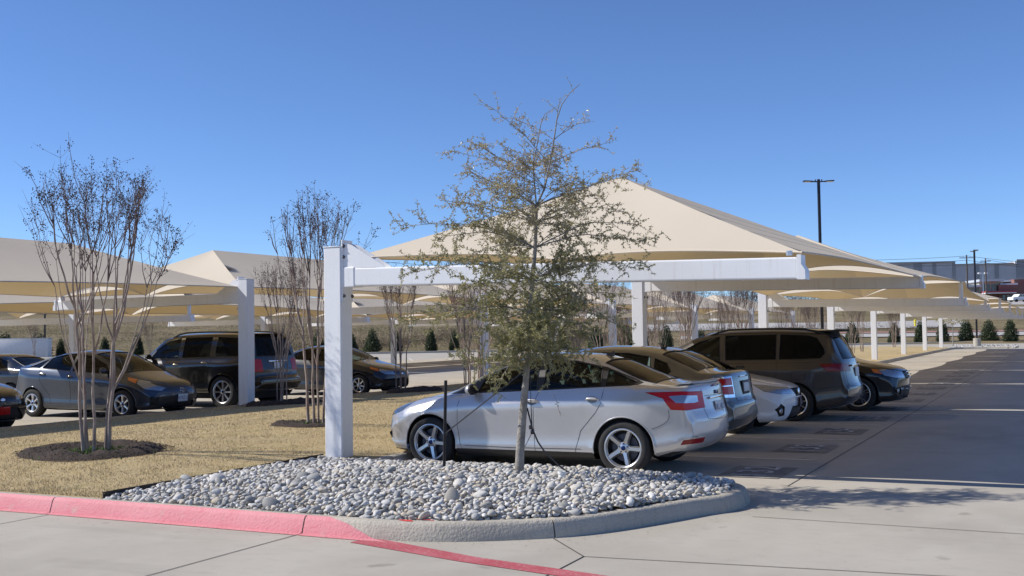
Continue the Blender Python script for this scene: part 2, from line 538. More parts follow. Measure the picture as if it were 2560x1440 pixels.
pts = [(-30, 8.32), (-17.5, 8.30), (-12, 8.30), (-8, 8.26), (-6, 8.20), (-5.2, 8.18), (-4.6, 8.28)] + [(p.x, p.y) for p in nose] + \
      [(-2.86, 10.62), (-2.80, 11.05), (-2.86, 11.5), (-3.2, 11.86), (-3.75, 12.02), (-7.3, 12.10), (-7.72, 12.2), (-7.82, 12.6), (-7.82, 13.2), (-7.82, 40), (-7.82, 94), (-7.5, 96.6), (-6, 97.6), (-3.5, 98)]
KPATH = Path(pts, smooth=2)
kerb = empty('kerb', kind='structure')
brk = [0.0] + [KPATH.near(gnd(*p)) for p in [(187, 1273), (744, 1337), (1384, 1347)]]
j = brk[-1]
brk.append(KPATH.near((-2.85, 11.1)))
brk.append(KPATH.near((-5.6, 12.07)))
brk.append(KPATH.near((-7.82, 13.4)))
while brk[-1] + 5 < KPATH.L[-1]: brk.append(brk[-1] + 4.4)
brk.append(KPATH.L[-1])
for a, b in zip(brk, brk[1:]):
    Vv, Ff = sweep(KPATH, a + .006, b - .006, KP, .16 if b < 40 else .8)
    link('kerb_segment', np_mesh('kerb_segment', Vv, Ff, M['kerb'], ang=50), kerb)
Vv, Ff = sweep(KPATH, 0, KPATH.L[-1], [(.035, -.01), (.055, .10), (.075, .130), (.14, .132), (.145, -.01)], .08)
link('joint_filler', np_mesh('joint_filler', Vv, Ff, M['joint']), kerb)
PP = [(-.085, .0045), (-.004, .0065), (-.0005, .021), (.031, .117), (.046, .1405), (.072, .1535)]
e_top, e_bot = KPATH.near(gnd(802, 1342)), KPATH.near(gnd(936, 1350))
for a, b in zip(brk[:3], brk[1:4]):
    last = b > e_top
    ends = None
    if last: ends = [e_bot + .15, e_bot, e_bot - .05, e_top + .2, e_top + .08, e_top]
    V2, F2 = sweep(KPATH, a + .007, b - .007 if not last else 0, PP, .16, ends=ends or [b - .007] * 6) if not last else sweep(KPATH, a + .007, e_bot, PP, .16, ends=ends)
    link('kerb_paint', np_mesh('kerb_paint', V2, F2, M['red_kerb'], ang=50), kerb)
# the stripe runs on over the pavement
q0 = gnd(905, 1351); q1 = gnd(1169, 1399); q2 = gnd(1410, 1434); q3 = gnd(1600, 1462)
fs = [Vector((p.x, p.y)) for p in (q0, q1, q2, q3)]
poly = []
for i, p in enumerate(fs):
    d = (fs[min(i + 1, 3)] - fs[max(i - 1, 0)]).normalized(); n = Vector((-d.y, d.x)) * (.10 if i else .13)
    poly.append((p - n, p + n))
flat('red_stripe', [a for a, b in poly] + [b for a, b in poly][::-1], .0042, M['red_stripe'], lot)
# spray marks on the kerb top
for px, py, w, l, rot in [(1016, 1302, .045, .16, .25), (1065, 1300, .02, .2, .1)]:
    p = gnd(px, py, .15)
    a = Vector((p.x - l / 2, p.y + .01)); b = Vector((p.x + l / 2, p.y - .02))
    flat('spray_mark', [a + Vector((0, -w * .2)), a + Vector((l * .6, -w)), b, a + Vector((l * .7, w * .5)), a + Vector((0, w * .3))], .1535, M['spray'], kerb)

# R2 side kerb of the lawn, and the kerb of the far edge of the lot
k2 = Path([(-17.45, 98), (-17.45, 8.8), (-17.9, 8.3)], smooth=1)
kerb2 = empty('lawn_kerb', kind='structure')
d = 0
while d < k2.L[-1] - 1:
    Vv, Ff = sweep(k2, d + .006, min(d + 6, k2.L[-1]) - .006, KP, 1.2)
    link('kerb_segment', np_mesh('kerb_segment', Vv, Ff, M['kerb'], ang=50), kerb2)
    d += 6
k3 = Path([(-p[0], p[1]) if False else p for p in BND[::-1]])
kerb3 = empty('far_kerb', kind='structure')
Vv, Ff = sweep(k3, 0, k3.L[-1], [(-.0, -.02), (.05, .17), (.35, .18), (.4, -.02)], 3)
link('kerb_run', np_mesh('kerb_run', Vv, Ff, M['kerb'], ang=50), kerb3)
# R3/R4 strip under the double posts
flat('median_strip', [(-33.9, 30.5), (-34.9, 30.5), (-34.9, 92), (-33.9, 92)], .012, M['kerb'], kind='structure')

# ------------------------------------------------------------------ lawn
def lawn_h(x, y):
    U = -x
    e = min(max((U - 7.9) / 2.6, 0), 1) * min(max((17.4 - U) / 2.6, 0), 1) * min(max((y - 8.45) / 2.0, 0), 1)
    return .142 + .13 * e + .02 * e * noise.noise(Vector((x * .7, y * .7, 0)))
def grid_sheet(name, xs, ys, hf, m, **kw):
    V = [(x, y, hf(x, y)) for y in ys for x in xs]
    n = len(xs)
    F = [(j * n + i, j * n + i + 1, (j + 1) * n + i + 1, (j + 1) * n + i) for j in range(len(ys) - 1) for i in range(n - 1)]
    return link(name, np_mesh(name, V, F, m), **kw)
lm = mat('dormant_lawn', (.52, .41, .25), .95, spec=.1, bump=.9, bscale=90)
multi_noise(lm, [
    (.5, .42, .66, (.46, .36, .21), 5, (1, 1, 1), .8),
    (2.2, .54, .72, (.31, .28, .12), 6, (1, 1, 1), .6),
    (9, .46, .66, (.58, .47, .29), 8, (1, 1, 1), .7),
    (60, .5, .66, (.27, .20, .10), 5, (1, 1, 1), .6)], (.52, .40, .21))
ys = list(np.arange(8.46, 30, .22)) + list(np.arange(30, 97, 1.0))
lawn = grid_sheet('lawn', list(np.linspace(-17.29, -8.62, 40)), ys, lawn_h, lm, kind='structure')
grid_sheet('lawn_strip', [-8.62, -8.4, -8.2, -7.97], [12.22] + list(np.arange(12.5, 30, .3)) + list(np.arange(30, 97, 1.0)), lawn_h, lm, kind='structure')
def blades(name, n, area, hmin, hmax, wd, m, hf, lean=.6, parent=None, **kw):
    x0, x1, y0, y1 = area
    x = nr.uniform(x0, x1, n)
    u = nr.uniform(0, 1, n)
    y = y0 + (y1 - y0) * u ** 1.5
    keep = np.array([1.0 if (X < -8.64 or Y > 12.3) else 0.0 for X, Y in zip(x, y)]) > 0
    x, y = x[keep], y[keep]; n = len(x)
    z = np.array([hf(a, b) for a, b in zip(x, y)]) - .004
    cl = np.array([noise.noise(Vector((a * 2.5, b * 2.5, 3))) for a, b in zip(x, y)])
    h = nr.uniform(hmin, hmax, n) * (1 + .8 * cl)
    a = nr.uniform(0, 2 * math.pi, n); b = nr.uniform(0, 2 * math.pi, n); l = nr.uniform(.1, lean, n) * h
    dx, dy = np.cos(a) * wd / 2, np.sin(a) * wd / 2
    V = np.zeros((n, 3, 3))
    V[:, 0] = np.stack([x - dx, y - dy, z], 1); V[:, 1] = np.stack([x + dx, y + dy, z], 1)
    V[:, 2] = np.stack([x + np.cos(b) * l, y + np.sin(b) * l, z + h], 1)
    F = np.arange(3 * n, dtype=np.int32).reshape(-1, 3)
    return link(name, np_mesh(name, V.reshape(-1, 3), F, m, smooth=False), parent, **kw)
gm = mat('straw_grass', (.60, .49, .31), .9, spec=.15, col2=(.40, .32, .18), vscale=7)
blades('dormant_grass', 190000, (-17.25, -8.0, 8.5, 34), .010, .032, .008, gm, lawn_h, kind='stuff', label='short straw-coloured dormant grass covering the lawn island')
gg = mat('green_weed', (.10, .19, .035), .8, spec=.2, col2=(.05, .10, .02), vscale=9)

# ------------------------------------------------------------------ gravel bed with river cobbles
def bed_h(x, y):
    return .10 + .13 * max(0, 1 - ((x + 5.8) / 3.2) ** 2) * max(0, 1 - ((y - 10.3) / 2.0) ** 2)
inner = []
d = KPATH.near((-8.6, 8.26))
dn = KPATH.near((-7.75, 12.3))
while d < dn:
    p = KPATH.pt(d) + KPATH.nrm(d) * .16
    inner.append((p.x, p.y)); d += .12
bed_poly = inner + [(-8.6, 12.25)]
def inside(p, poly):
    c = False; j = len(poly) - 1
    for i in range(len(poly)):
        if (poly[i][1] > p[1]) != (poly[j][1] > p[1]) and p[0] < (poly[j][0] - poly[i][0]) * (p[1] - poly[i][1]) / (poly[j][1] - poly[i][1]) + poly[i][0]: c = not c
        j = i
    return c
bed = flat('gravel_bed', bed_poly, .085, M['soil'], kind='structure')
stone_m = mat('river_stone', (.4, .4, .4), .8, spec=.3, bump=.25, bscale=70)
_t = stone_m.node_tree; _b = _t.nodes["Principled BSDF"]
_a = _t.nodes.new("ShaderNodeAttribute"); _a.attribute_name = "tone"
_n = _t.nodes.new("ShaderNodeTexNoise"); _n.inputs["Scale"].default_value = 35; _n.inputs["Detail"].default_value = 5
_tc = _t.nodes.new("ShaderNodeTexCoord"); _t.links.new(_tc.outputs["Object"], _n.inputs["Vector"])
_mr = _t.nodes.new("ShaderNodeMapRange"); _mr.inputs[3].default_value = .72; _mr.inputs[4].default_value = 1.22
_t.links.new(_n.outputs[0], _mr.inputs[0])
_mx = _t.nodes.new("ShaderNodeMix"); _mx.data_type = 'RGBA'; _mx.blend_type = 'MULTIPLY'; _mx.inputs[0].default_value = 1
_t.links.new(_a.outputs["Color"], _mx.inputs[6]); _t.links.new(_mr.outputs[0], _mx.inputs[7])
_t.links.new(_mx.outputs[2], _b.inputs["Base Color"])
bm = bmesh.new(); bmesh.ops.create_icosphere(bm, subdivisions=2, radius=1)
IV = np.array([v.co[:] for v in bm.verts]); IF = np.array([[v.index for v in f.verts] for f in bm.faces], dtype=np.int32); bm.free()
variants = []
for k in range(14):
    s = Vector((k * 7.3, 0, 0))
    f = np.array([1 + .30 * noise.noise(Vector(v) * .9 + s) + .10 * noise.noise(Vector(v) * 2.3 + s) for v in IV])
    variants.append(IV * f[:, None])
TONES = [(.52, .50, .46), (.43, .415, .38), (.55, .53, .50), (.47, .46, .44), (.35, .35, .34), (.52, .48, .41), (.40, .37, .32), (.60, .58, .55), (.30, .295, .28), (.47, .41, .33), (.40, .40, .39), (.56, .55, .53)]
def tone_attr(me, cols):
    at_ = me.color_attributes.new(name="tone", type='FLOAT_COLOR', domain='POINT')
    at_.data.foreach_set("color", np.asarray(cols, dtype=np.float32).ravel())
cell = {}
stones = []
tries = 0
for layer, (cnt, gap) in enumerate([(7600, .74), (3800, .92)]):
    cell = {}; got = 0; tries = 0
    while got < cnt and tries < 110000:
        tries += 1
        x, y = rng.uniform(-8.62, -2.4), rng.uniform(8.3, 12.25)
        if not inside((x, y), bed_poly): continue
        r = min(.068, max(.020, rng.lognormvariate(-3.64, .36)))
        if rng.random() < .02: r = rng.uniform(.06, .085)
        c = (int(x / .1), int(y / .1)); ok = True
        for i in (-1, 0, 1):
            for q in (-1, 0, 1):
                for (a, b, s) in cell.get((c[0] + i, c[1] + q), ()):
                    if (a - x) ** 2 + (b - y) ** 2 < ((s + r) * gap) ** 2: ok = False; break
                if not ok: break
            if not ok: break
        if not ok: continue
        cell.setdefault(c, []).append((x, y, r)); got += 1
        stones.append((x, y, bed_h(x, y) + (.012 if layer == 0 else .05) + rng.uniform(-.008, .014), r))
bigs = sorted(stones, key=lambda s: -s[3] / math.hypot(s[0], s[1]))
parts_, rest = bigs[:300], bigs[300:]
def stone_xf(r):
    sx, sy, sz = r * rng.uniform(1.0, 1.45), r * rng.uniform(.8, 1.05), r * rng.uniform(.48, .8)
    E = Euler((rng.gauss(0, .35), rng.gauss(0, .35), rng.uniform(0, 6.28))).to_matrix()
    return np.array(E) @ np.diag([sx, sy, sz])
cm = []
for k in range(24):
    V = variants[k % 14]
    me = np_mesh('cobble', V, IF, stone_m)
    tn = TONES[k % 12]; tone_attr(me, np.tile(np.array([*tn, 1.0]), (len(V), 1)))
    cm.append(me)
for k, (x, y, z, r) in enumerate(parts_):
    o = link('cobble', cm[rng.randrange(24)], bed)
    X = stone_xf(r)
    o.matrix_local = Matrix(((X[0][0], X[0][1], X[0][2], x), (X[1][0], X[1][1], X[1][2], y), (X[2][0], X[2][1], X[2][2], z), (0, 0, 0, 1)))
VV, FF, TT = [], [], []
for k, (x, y, z, r) in enumerate(rest):
    VV.append(variants[rng.randrange(14)] @ stone_xf(r).T + np.array([x, y, z])); FF.append(IF + k * len(IV))
    g = rng.uniform(.90, 1.25); tn = TONES[rng.randrange(12)]
    TT.append(np.tile(np.array([tn[0] * g, tn[1] * g, tn[2] * g, 1.0]), (len(IV), 1)))
me = np_mesh('cobbles', np.concatenate(VV), np.concatenate(FF), stone_m); tone_attr(me, np.concatenate(TT))
link('small_cobble', me, bed, kind='stuff')
# steel edging between lawn and cobbles
MB().box((-8.615, 10.36, .125), (.012, 3.75, .16)).build('bed_edging', M['edging'], label='thin dark steel edging strip between the lawn and the cobbles', cat='edging')

# ------------------------------------------------------------------ mulch rings round the tree bases
def mulch(cx, cy, ro, hh, green=0, lab=''):
    n, k = 64, 12
    V = []; F = []
    for i in range(k + 1):
        r = ro * i / k
        for q in range(n):
            a = 2 * math.pi * q / n
            w = 1 + .16 * noise.noise(Vector((math.cos(a) * 1.3 + cx, math.sin(a) * 1.3, cy)))
            x, y = cx + r * w * math.cos(a), cy + r * w * math.sin(a)
            t = i / k
            z = lawn_h(x, y) + hh * math.exp(-((t - .72) / .22) ** 2) * (1 + .5 * noise.noise(Vector((x * 3, y * 3, 1)))) + .035 * noise.noise(Vector((x * 11, y * 11, 0))) * (t < 1) + .01 * (1 - t)
            if i == k: z = lawn_h(x, y) - .02
            V.append((x, y, z))
    for i in range(k):
        for q in range(n):
            q2 = (q + 1) % n
            F.append((i * n + q, i * n + q2, (i + 1) * n + q2, (i + 1) * n + q))
    o = link('mulch_ring', np_mesh('mulch_ring', V, F, M['mulch']), label=lab, cat='mulch bed')
    # loose bark chips
    cnt = 1500 if ro > .8 else 300
    a = nr.uniform(0, 6.28, cnt); r = ro * np.sqrt(nr.uniform(.05, 1.15, cnt))
    CV = []; 
    for q in range(cnt):
        x, y = cx + r[q] * math.cos(a[q]), cy + r[q] * math.sin(a[q])
        t = min(1, r[q] / ro)
        z = lawn_h(x, y) + hh * math.exp(-((t - .72) / .22) ** 2) + .012
        s = nr.uniform(.01, .03); an = nr.uniform(0, 3.14); ti = nr.uniform(-.5, .5) * s
        dx, dy = s * math.cos(an), s * math.sin(an)
        CV += [(x - dx, y - dy, z - ti), (x + dy * .3, y - dx * .3, z), (x + dx, y + dy, z + ti), (x - dy * .3, y + dx * .3, z + .006)]
    link('bark_chips', np_mesh('bark_chips', CV, np.arange(4 * cnt, dtype=np.int32).reshape(-1, 4), M['mulch'], smooth=False), o, kind='stuff')
    if green:
        x = nr.normal(cx, ro * .33, green); y = nr.normal(cy, ro * .33, green)
        GV = []
        for X, Y in zip(x, y):
            z = lawn_h(X, Y) + .01; h = nr.uniform(.02, .055); an = nr.uniform(0, 6.28); w = .012
            GV += [(X - w * math.cos(an), Y - w * math.sin(an), z), (X + w * math.cos(an), Y + w * math.sin(an), z), (X + nr.uniform(-.03, .03), Y + nr.uniform(-.03, .03), z + h)]
        link('green_weeds', np_mesh('green_weeds', GV, np.arange(3 * green, dtype=np.int32).reshape(-1, 3), gg, smooth=False), o, kind='stuff')

# ------------------------------------------------------------------ shade structures
frame_no = 0
def frame(x, y, side, zb, ztop, up, ground, label, group, length=5.85, both=False, detail=True, drop=.10):
    """post at (x,y); beam towards side*x; zb = beam underside at the post, ztop = post top; up = height of end upright above the beam"""
    e = empty('canopy_support', (x, y, 0), label=label, cat='shade structure', group=group)
    p = MB().box((0, 0, (ztop + ground - .1) / 2), (.26, .26, ztop - ground + .1), .012)
    p.build('post', M['white_paint'], e, ang=12)
    MB().box((0, 0, ztop + .006), (.275, .275, .012), .003).build('post_cap', M['white_paint'], e)
    for sd in ((1, -1) if both else (side,)):
        h = .235
        L = length
        # beam: rectangular tube, slightly drooping
        bm = bmesh.new(); bmesh.ops.create_cube(bm, size=1); bmesh.ops.scale(bm, vec=(L - .32, .20, h), verts=bm.verts)
        bmesh.ops.bevel(bm, geom=list(bm.edges), offset=.02, segments=3, profile=.5, affect='EDGES')
        bmesh.ops.subdivide_edges(bm, edges=[ed for ed in bm.edges if abs(ed.verts[0].co.x - ed.verts[1].co.x) > 1], cuts=1)
        for v in bm.verts:
            t = (v.co.x + (L - .32) / 2) / (L - .32)
            v.co.x += (L - .32) / 2 + .30; v.co.x *= sd; v.co.z += zb + h / 2 - drop * t
        if sd < 0: bmesh.ops.reverse_faces(bm, faces=bm.faces)
        me = bpy.data.meshes.new('beam'); bm.to_mesh(me); bm.free(); me.materials.append(M['white_paint']); smooth_by(me, 12)
        bo = link('beam', me, e)
        # end plate with a slanted nose
        ze = zb - drop
        pr = [(0, 0), (.085, 0), (.085, .10), (.045, .165), (.045, h + .03), (0, h + .03)]
        Mx = Matrix.Translation((sd * (L - .02), -.115 if sd > 0 else .115, ze - .005)) @ Matrix.Rotation(0 if sd > 0 else math.pi, 4, 'Z') @ Matrix.Rotation(R(90), 4, 'X') @ Matrix.Translation((0, 0, -.23))
        MB().prism(pr, .23, Mx).build('end_plate', M['white_paint'], e)
        # bracket: flange, side plates and gussets on top of the beam
        MB().box((sd * .142, 0, zb + .20), (.02, .235, .80), .004).build('flange', M['white_paint'], e, ang=12)
        MB().box((sd * .22, 0, zb + h / 2), (.20, .215, h + .02), .01).build('beam_collar', M['white_paint'], e, ang=12)
        if detail:
            for yy in (-.085, .085):
                gp = [(0, 0), (.62, 0), (.60, .02), (.12, .30), (0, .33)]
                Mx = Matrix.Translation((sd * .15, yy, zb + h - .002)) @ Matrix.Rotation(0 if sd > 0 else math.pi, 4, 'Z') @ Matrix.Rotation(R(90), 4, 'X') @ Matrix.Translation((0, 0, -.006))
                MB().prism(gp, .012, Mx).build('gusset', M['white_paint'], e)
            for yy, zz in ((-.095, .52), (.0, .52), (-.095, .38), (.095, .38), (-.095, -.12), (.095, -.12)):
                MB().lathe([(0, .018), (.014, .018), (.018, .012), (.018, 0), (.024, 0), (.024, -.006)], 8, Matrix.Translation((sd * .158, yy, zb + zz)) @ Matrix.Rotation(R(90) * sd, 4, 'Y')).build('bolt', M['bolt'], e)
        if up > .06:
            MB().box((sd * (L - .12), 0, ze + h + up / 2 - .01), (.11, .11, up + .02), .015).build('upright', M['white_paint'], e)
        MB().tube([(sd * (L - .12), 0, ze + h + up), (sd * (L - .12), 0, ze + h + up + .05)], .035, 10).build('corner_fitting', M['galv'], e)
    return e

def canopy(x_in, x_out, y0, y1, zi0, zi1, zo0, zo1, zm0, zm1, zr, label, group, d_end0=.42, seams=True, nt_=22, ridge_in=2.35):
    """hip canopy: inner corners (post side) and outer corners (beam end) at y0 and y1; mids are tied down to the beams"""
    xm = (x_in + x_out) / 2
    P1 = Vector((xm, y0 + ridge_in, zr)); P2 = Vector((xm, y1 - ridge_in, zr))
    A0, A1 = Vector((x_in, y0 + .04, zi0)), Vector((x_in, y1 - .04, zi1))
    B0, B1 = Vector((x_out, y0 + .04, zo0)), Vector((x_out, y1 - .04, zo1))
    M0, M1 = Vector((xm, y0 + .06, zm0)), Vector((xm, y1 - .06, zm1))
    V = []; F = []; SV = []; SF = []
    def patch(top, bot, ns, n, sag):
        b = len(V)
        for i in range(ns + 1):
            s = i / ns
            for j_ in range(n + 1):
                t = j_ / n
                p = top(t).lerp(bot(t), s)
                p = p - Vector((0, 0, sag * 4 * s * (1 - s) * (.4 + 2.4 * t * (1 - t))))
                V.append(tuple(p))
        for i in range(ns):
            for j_ in range(n):
                F.append((b + i * (n + 1) + j_, b + i * (n + 1) + j_ + 1, b + (i + 1) * (n + 1) + j_ + 1, b + (i + 1) * (n + 1) + j_))
    def eave(a, c, dd, flat_=False):
        def f(t):
            p = a.lerp(c, t); r = P1.lerp(P2, t); dr = (r - p).normalized()
            return p + dr * dd * 4 * t * (1 - t)
        return f
    def hip(a, c, m, P, dd, lift=0.0):
        def f(t):
            if t < .5: p = a.lerp(m, t * 2); u = t * 2
            else: p = m.lerp(c, t * 2 - 1); u = t * 2 - 1
            return p + ((P - p).normalized() * dd + Vector((0, 0, lift))) * 4 * u * (1 - u)
        return f
    fa, fb = eave(A0, A1, .20), eave(B0, B1, .30)
    patch(lambda t: P1.lerp(P2, t), fb, 8, nt_, .05)
    patch(lambda t: P1.lerp(P2, t), fa, 8, nt_, .05)
    h0, h1 = hip(A0, B0, M0, P1, d_end0), hip(A1, B1, M1, P2, .10, .20)
    patch(lambda t: P1, h0, 10, 20, .05)
    patch(lambda t: P2, h1, 10, 20, .05)
    bm = bmesh.new()
    vs = [bm.verts.new(p) for p in V]
    for f in F:
        q = [vs[i] for i in f]
        try: bm.faces.new(q)
        except Exception: pass
    bmesh.ops.remove_doubles(bm, verts=bm.verts, dist=.0005)
    bmesh.ops.recalc_face_normals(bm, faces=bm.faces)
    me = bpy.data.meshes.new('canopy'); bm.to_mesh(me); bm.free(); me.materials.append(M['cloth']); smooth_by(me, 14)
    c = link('shade_canopy', me, label=label, cat='canopy', group=group)
    # hem and sewn seams
    hem = MB()
    for f in (fa, fb, h0, h1):
        pts = [f(i / 24) for i in range(25)]
        if f in (h0, h1): pts = [f(i / 32) for i in range(33)]
        hem.tube(pts, .011, 4, cap=False)
    for s in ((.27, .52, .76) if seams else ()):
        for f in (fb, fa):
            pts = []
            for i in range(nt_ + 1):
                t = i / nt_
                p = P1.lerp(P2, t).lerp(f(t), s) - Vector((0, 0, .05 * 4 * s * (1 - s) * (.4 + 2.4 * t * (1 - t)) - .0005))
                pts.append(p)
            hem.tube(pts, .003, 4, cap=False)
    hem.build('hem', M['seam'], c)
    return c

ordn = ['first', 'second', 'third', 'fourth', 'fifth', 'sixth', 'seventh', 'eighth', 'ninth']
# R1: the near row, beams to +x
zb1 = [2.35, 2.60, 2.43, 2.44, 2.46, 2.38, 2.36, 2.36]
end1 = [2.54, 2.72, 3.03, 2.69, 3.05, 3.03, 2.98, 2.98]
for k in range(8):
    y = 12.33 + BAY * k
    up = max(0, end1[k] - (zb1[k] - .10 + .235) - .03)
    lab = ['thick white square post and long white beam at the edge of the cobble bed',
           'white post and beam rising behind the roof of the silver sedan',
           'white post and beam just left of the black lamp post behind the minivan'][k] if k < 3 else 'white cantilever post, %s of the near row counted from the cobble bed' % ordn[k]
    frame(-8.43, y, 1, zb1[k], zb1[k] + .51, up, .1, lab, 'white shade posts of the near row', length=5.94)
for k in range(7):
    y0, y1 = 12.33 + BAY * k, 12.33 + BAY * (k + 1)
    lab = ['large sand-coloured pyramid canopy over the silver sedan', 'sand canopy behind the largest one, over the empty stalls'][k] if k < 2 else 'sand canopy, %s of the near row counted from the cobble bed' % ordn[k]
    canopy(-8.28, -2.48, y0, y1, zb1[k] + .37, zb1[k + 1] + .37, end1[k], end1[k + 1], zb1[k] + .24, zb1[k + 1] + .24, 3.84 if k == 0 else 3.88, lab, 'sand canopies of the near row', d_end0=.16 if k == 0 else .45)
# R2: behind the lawn, beams to -x
zb2 = [2.20, 2.50, 2.48, 2.50, 2.50, 2.48, 2.48]
end2 = [2.60, 2.80, 3.05, 2.80, 3.0, 2.8, 3.0]
for k in range(7):
    y = 20.7 + BAY * (k - 1)
    up = max(0, end2[k] - (zb2[k] - .06 + .235) - .03)
    lab = 'white post left of the dark SUV, its beam reaching left' if k == 1 else 'white cantilever post, %s of the row behind the lawn' % ordn[k]
    frame(-16.65, y, -1, zb2[k], zb2[k] + .54, up, .15, lab, 'white shade posts behind the lawn', detail=k < 4, drop=.04)
for k in range(6):
    y0, y1 = 20.7 + BAY * (k - 1), 20.7 + BAY * k
    lab = {0: 'shaded canopy at the left edge behind the nearest bare tree', 1: 'canopy with a cream front hip left of the big white post'}.get(k, 'sand canopy, %s of the row behind the lawn' % ordn[k])
    canopy(-16.8, -22.4, y0, y1, zb2[k] + .37, zb2[k + 1] + .37, end2[k], end2[k + 1], zb2[k] + .26, zb2[k + 1] + .26, 3.85 if k == 0 else 3.98, lab, 'sand canopies behind the lawn', seams=False)
# R3/R4: double row far left
for k in range(-1, 6):
    y = 32.4 + BAY * k
    frame(-34.4, y, 1, 2.36, 2.80, .42 if k % 2 == 0 else .04, 0, 'far double-armed shade frame, %s of the back row' % ordn[k + 1], 'double-armed shade frames of the back rows', both=True, detail=False, drop=.02)
for k in range(-1, 5):
    y0, y1 = 32.4 + BAY * k, 32.4 + BAY * (k + 1)
    e0, e1 = (3.0, 2.66) if k % 2 == 0 else (2.66, 3.0)
    for sd, nm in ((1, 'nearer'), (-1, 'farther')):
        canopy(-34.4 + sd * .16, -34.4 + sd * 5.8, y0, y1, 2.72, 2.72, e0, e1, 2.64, 2.64, 3.9, '%s sand canopy of the back rows, bay %s from the left' % (nm, ordn[k + 1]), 'sand canopies of the back rows', seams=False, nt_=14)

# ------------------------------------------------------------------ lamp posts, poles, buildings
def lamp_post(x, y, z0, h, label, arms=2, base=True, rot=0.0):
    e = empty('lamp_post', (x, y, z0), rot, label=label, cat='lamp post', group='black parking lot lamps')
    if base: MB().lathe([(0, .78), (.27, .78), (.30, .75), (.30, -.1)], 20).build('concrete_base', M['kerb'], e)
    MB().box((0, 0, h / 2), (.14, .14, h), .01).build('pole', M['black_steel'], e)
    for s in ((1, -1) if arms == 2 else (1,)):
        b = MB().prism([(.08, -.05), (.30, -.06), (.36, -.17), (.80, -.17), (.84, 0), (.80, .17), (.36, .17), (.30, .06), (.08, .05)], .055, Matrix.Scale(s, 4, (1, 0, 0)) @ Matrix.Translation((0, 0, h - .16)) @ Matrix.Rotation(R(-3), 4, 'Y'))
        hd = b.build('lamp_head', M['black_steel'], e)
        MB().box((s * .60, 0, h - .135), (.34, .28, .012)).build('lens', M['lens_white'], hd)
        MB().lathe([(0, .09), (.03, .09), (.035, 0)], 10, Matrix.Translation((s * .17, 0, h - .10))).build('photocell', M['black_steel'], hd)
    return e
x, y = onU(2056, 11.4); lamp_post(x, y, .2, 9.5, 'tall black lamp post with two flat heads behind the minivan', rot=YAW)
p = gnd(2443, 869); lamp_post(p.x, p.y, 0, 8.2, 'black lamp post on a round concrete base by the small rock bed', rot=YAW + R(80))
p = at(112, 870, 118); lamp_post(p.x, p.y, 0, 9.0, 'far black lamp post behind the shaded canopy at left')
def util_pole(px, pyt, zc, label, arm=1.6):
    p = at(px, 760, zc); b = T(p.x, p.y); top = at(px, pyt, zc).z
    e = empty('utility_pole', (p.x, p.y, b), YAW, label=label, cat='utility pole', group='wooden utility poles beyond the lot')
    MB().tube([(0, 0, -.3), (0, 0, top - b)], [.20, .14], 10).build('pole', M['wood_pole'], e)
    MB().box((0, 0, top - b - .6), (arm, .12, .14)).build('crossarm', M['wood_pole'], e)
    for s in (-.7, 0, .7):
        MB().lathe([(0, .22), (.05, .2), (.06, .1), (.03, 0)], 8, Matrix.Translation((s, 0, top - b - .5))).build('insulator', M['galv'], e)
    return Vector((p.x, p.y, top - .4))
w1 = util_pole(2420, 637, 235, 'taller wooden utility pole left of the black lamp post', 3)
w2 = util_pole(2467, 646, 260, 'shorter wooden utility pole right of the black lamp post', 2.4)
wires = MB()
for (a, b, off) in [((1700, 640), (2420, 640), 0), ((1700, 668), (2420, 650), 0), ((2420, 640), (2900, 662), 0), ((2420, 651), (2900, 676), 0), ((2467, 650), (3000, 690), 0), ((2110, 652), (2467, 655), 0), ((950, 655), (1500, 650), 0), ((250, 665), (1000, 655), 0)]:
    A, B = at(*a, 245), at(*b, 245)
    wires.tube([A.lerp(B, t / 10) - Vector((0, 0, 2.0 * t / 10 * (1 - t / 10) * 2)) for t in range(11)], .035, 4)
wires.build('power_line', M['black_steel'], label='thin power lines strung across the sky behind the canopies', cat='power line')

def bbox_build(e, name, c, d, m, bev=0): return MB().box(c, d, bev).build(name, m, e)
def face_frame(px, zc):
    p = at(px, 760, zc); return p.x, p.y
M['tilt_wall'] = mat('grey_tilt_wall', (.55, .55, .56), .8, var=.06, vscale=.5)
M['tilt_dark'] = mat('dark_grey_tilt_wall', (.35, .355, .37), .8, var=.06, vscale=.5)
M['brick'] = mat('red_brick', (.25, .12, .10), .85, var=.25, vscale=3)
M['metal_roof'] = mat('pale_metal_roof', (.50, .53, .57), .5, var=.05)
M['window_dark'] = mat('shop_window', (.03, .035, .04), .1, coat=1)
M['red_trim'] = mat('red_awning', (.40, .06, .07), .5)
M['stone_trim'] = mat('tan_stone', (.42, .38, .32), .85, var=.2)
M['white_flat'] = mat('white_stucco', (.78, .78, .78), .8, var=.04)
x0, y0 = face_frame(2440, 372)
wh = empty('warehouse', (x0, y0, T(x0, y0)), YAW - R(6), label='long grey concrete warehouse with darker vertical panels on the horizon', cat='warehouse')
ww = 372 / 2850 * 1.0
def wx(px): return (px - 2440) * ww
pan = [(2190, 2292, 656, 0), (2292, 2312, 656, 1), (2312, 2338, 656, 0), (2338, 2346, 656, 1), (2346, 2386, 656, 0), (2386, 2393, 656, 1), (2393, 2440, 663.5, 0), (2440, 2450, 663.5, 1), (2450, 2488, 663.5, 0), (2488, 2497, 663.5, 1), (2497, 2540, 663.5, 0), (2540, 2700, 655, 1), (2700, 2900, 655, 0)]
zbase = T(x0, y0)
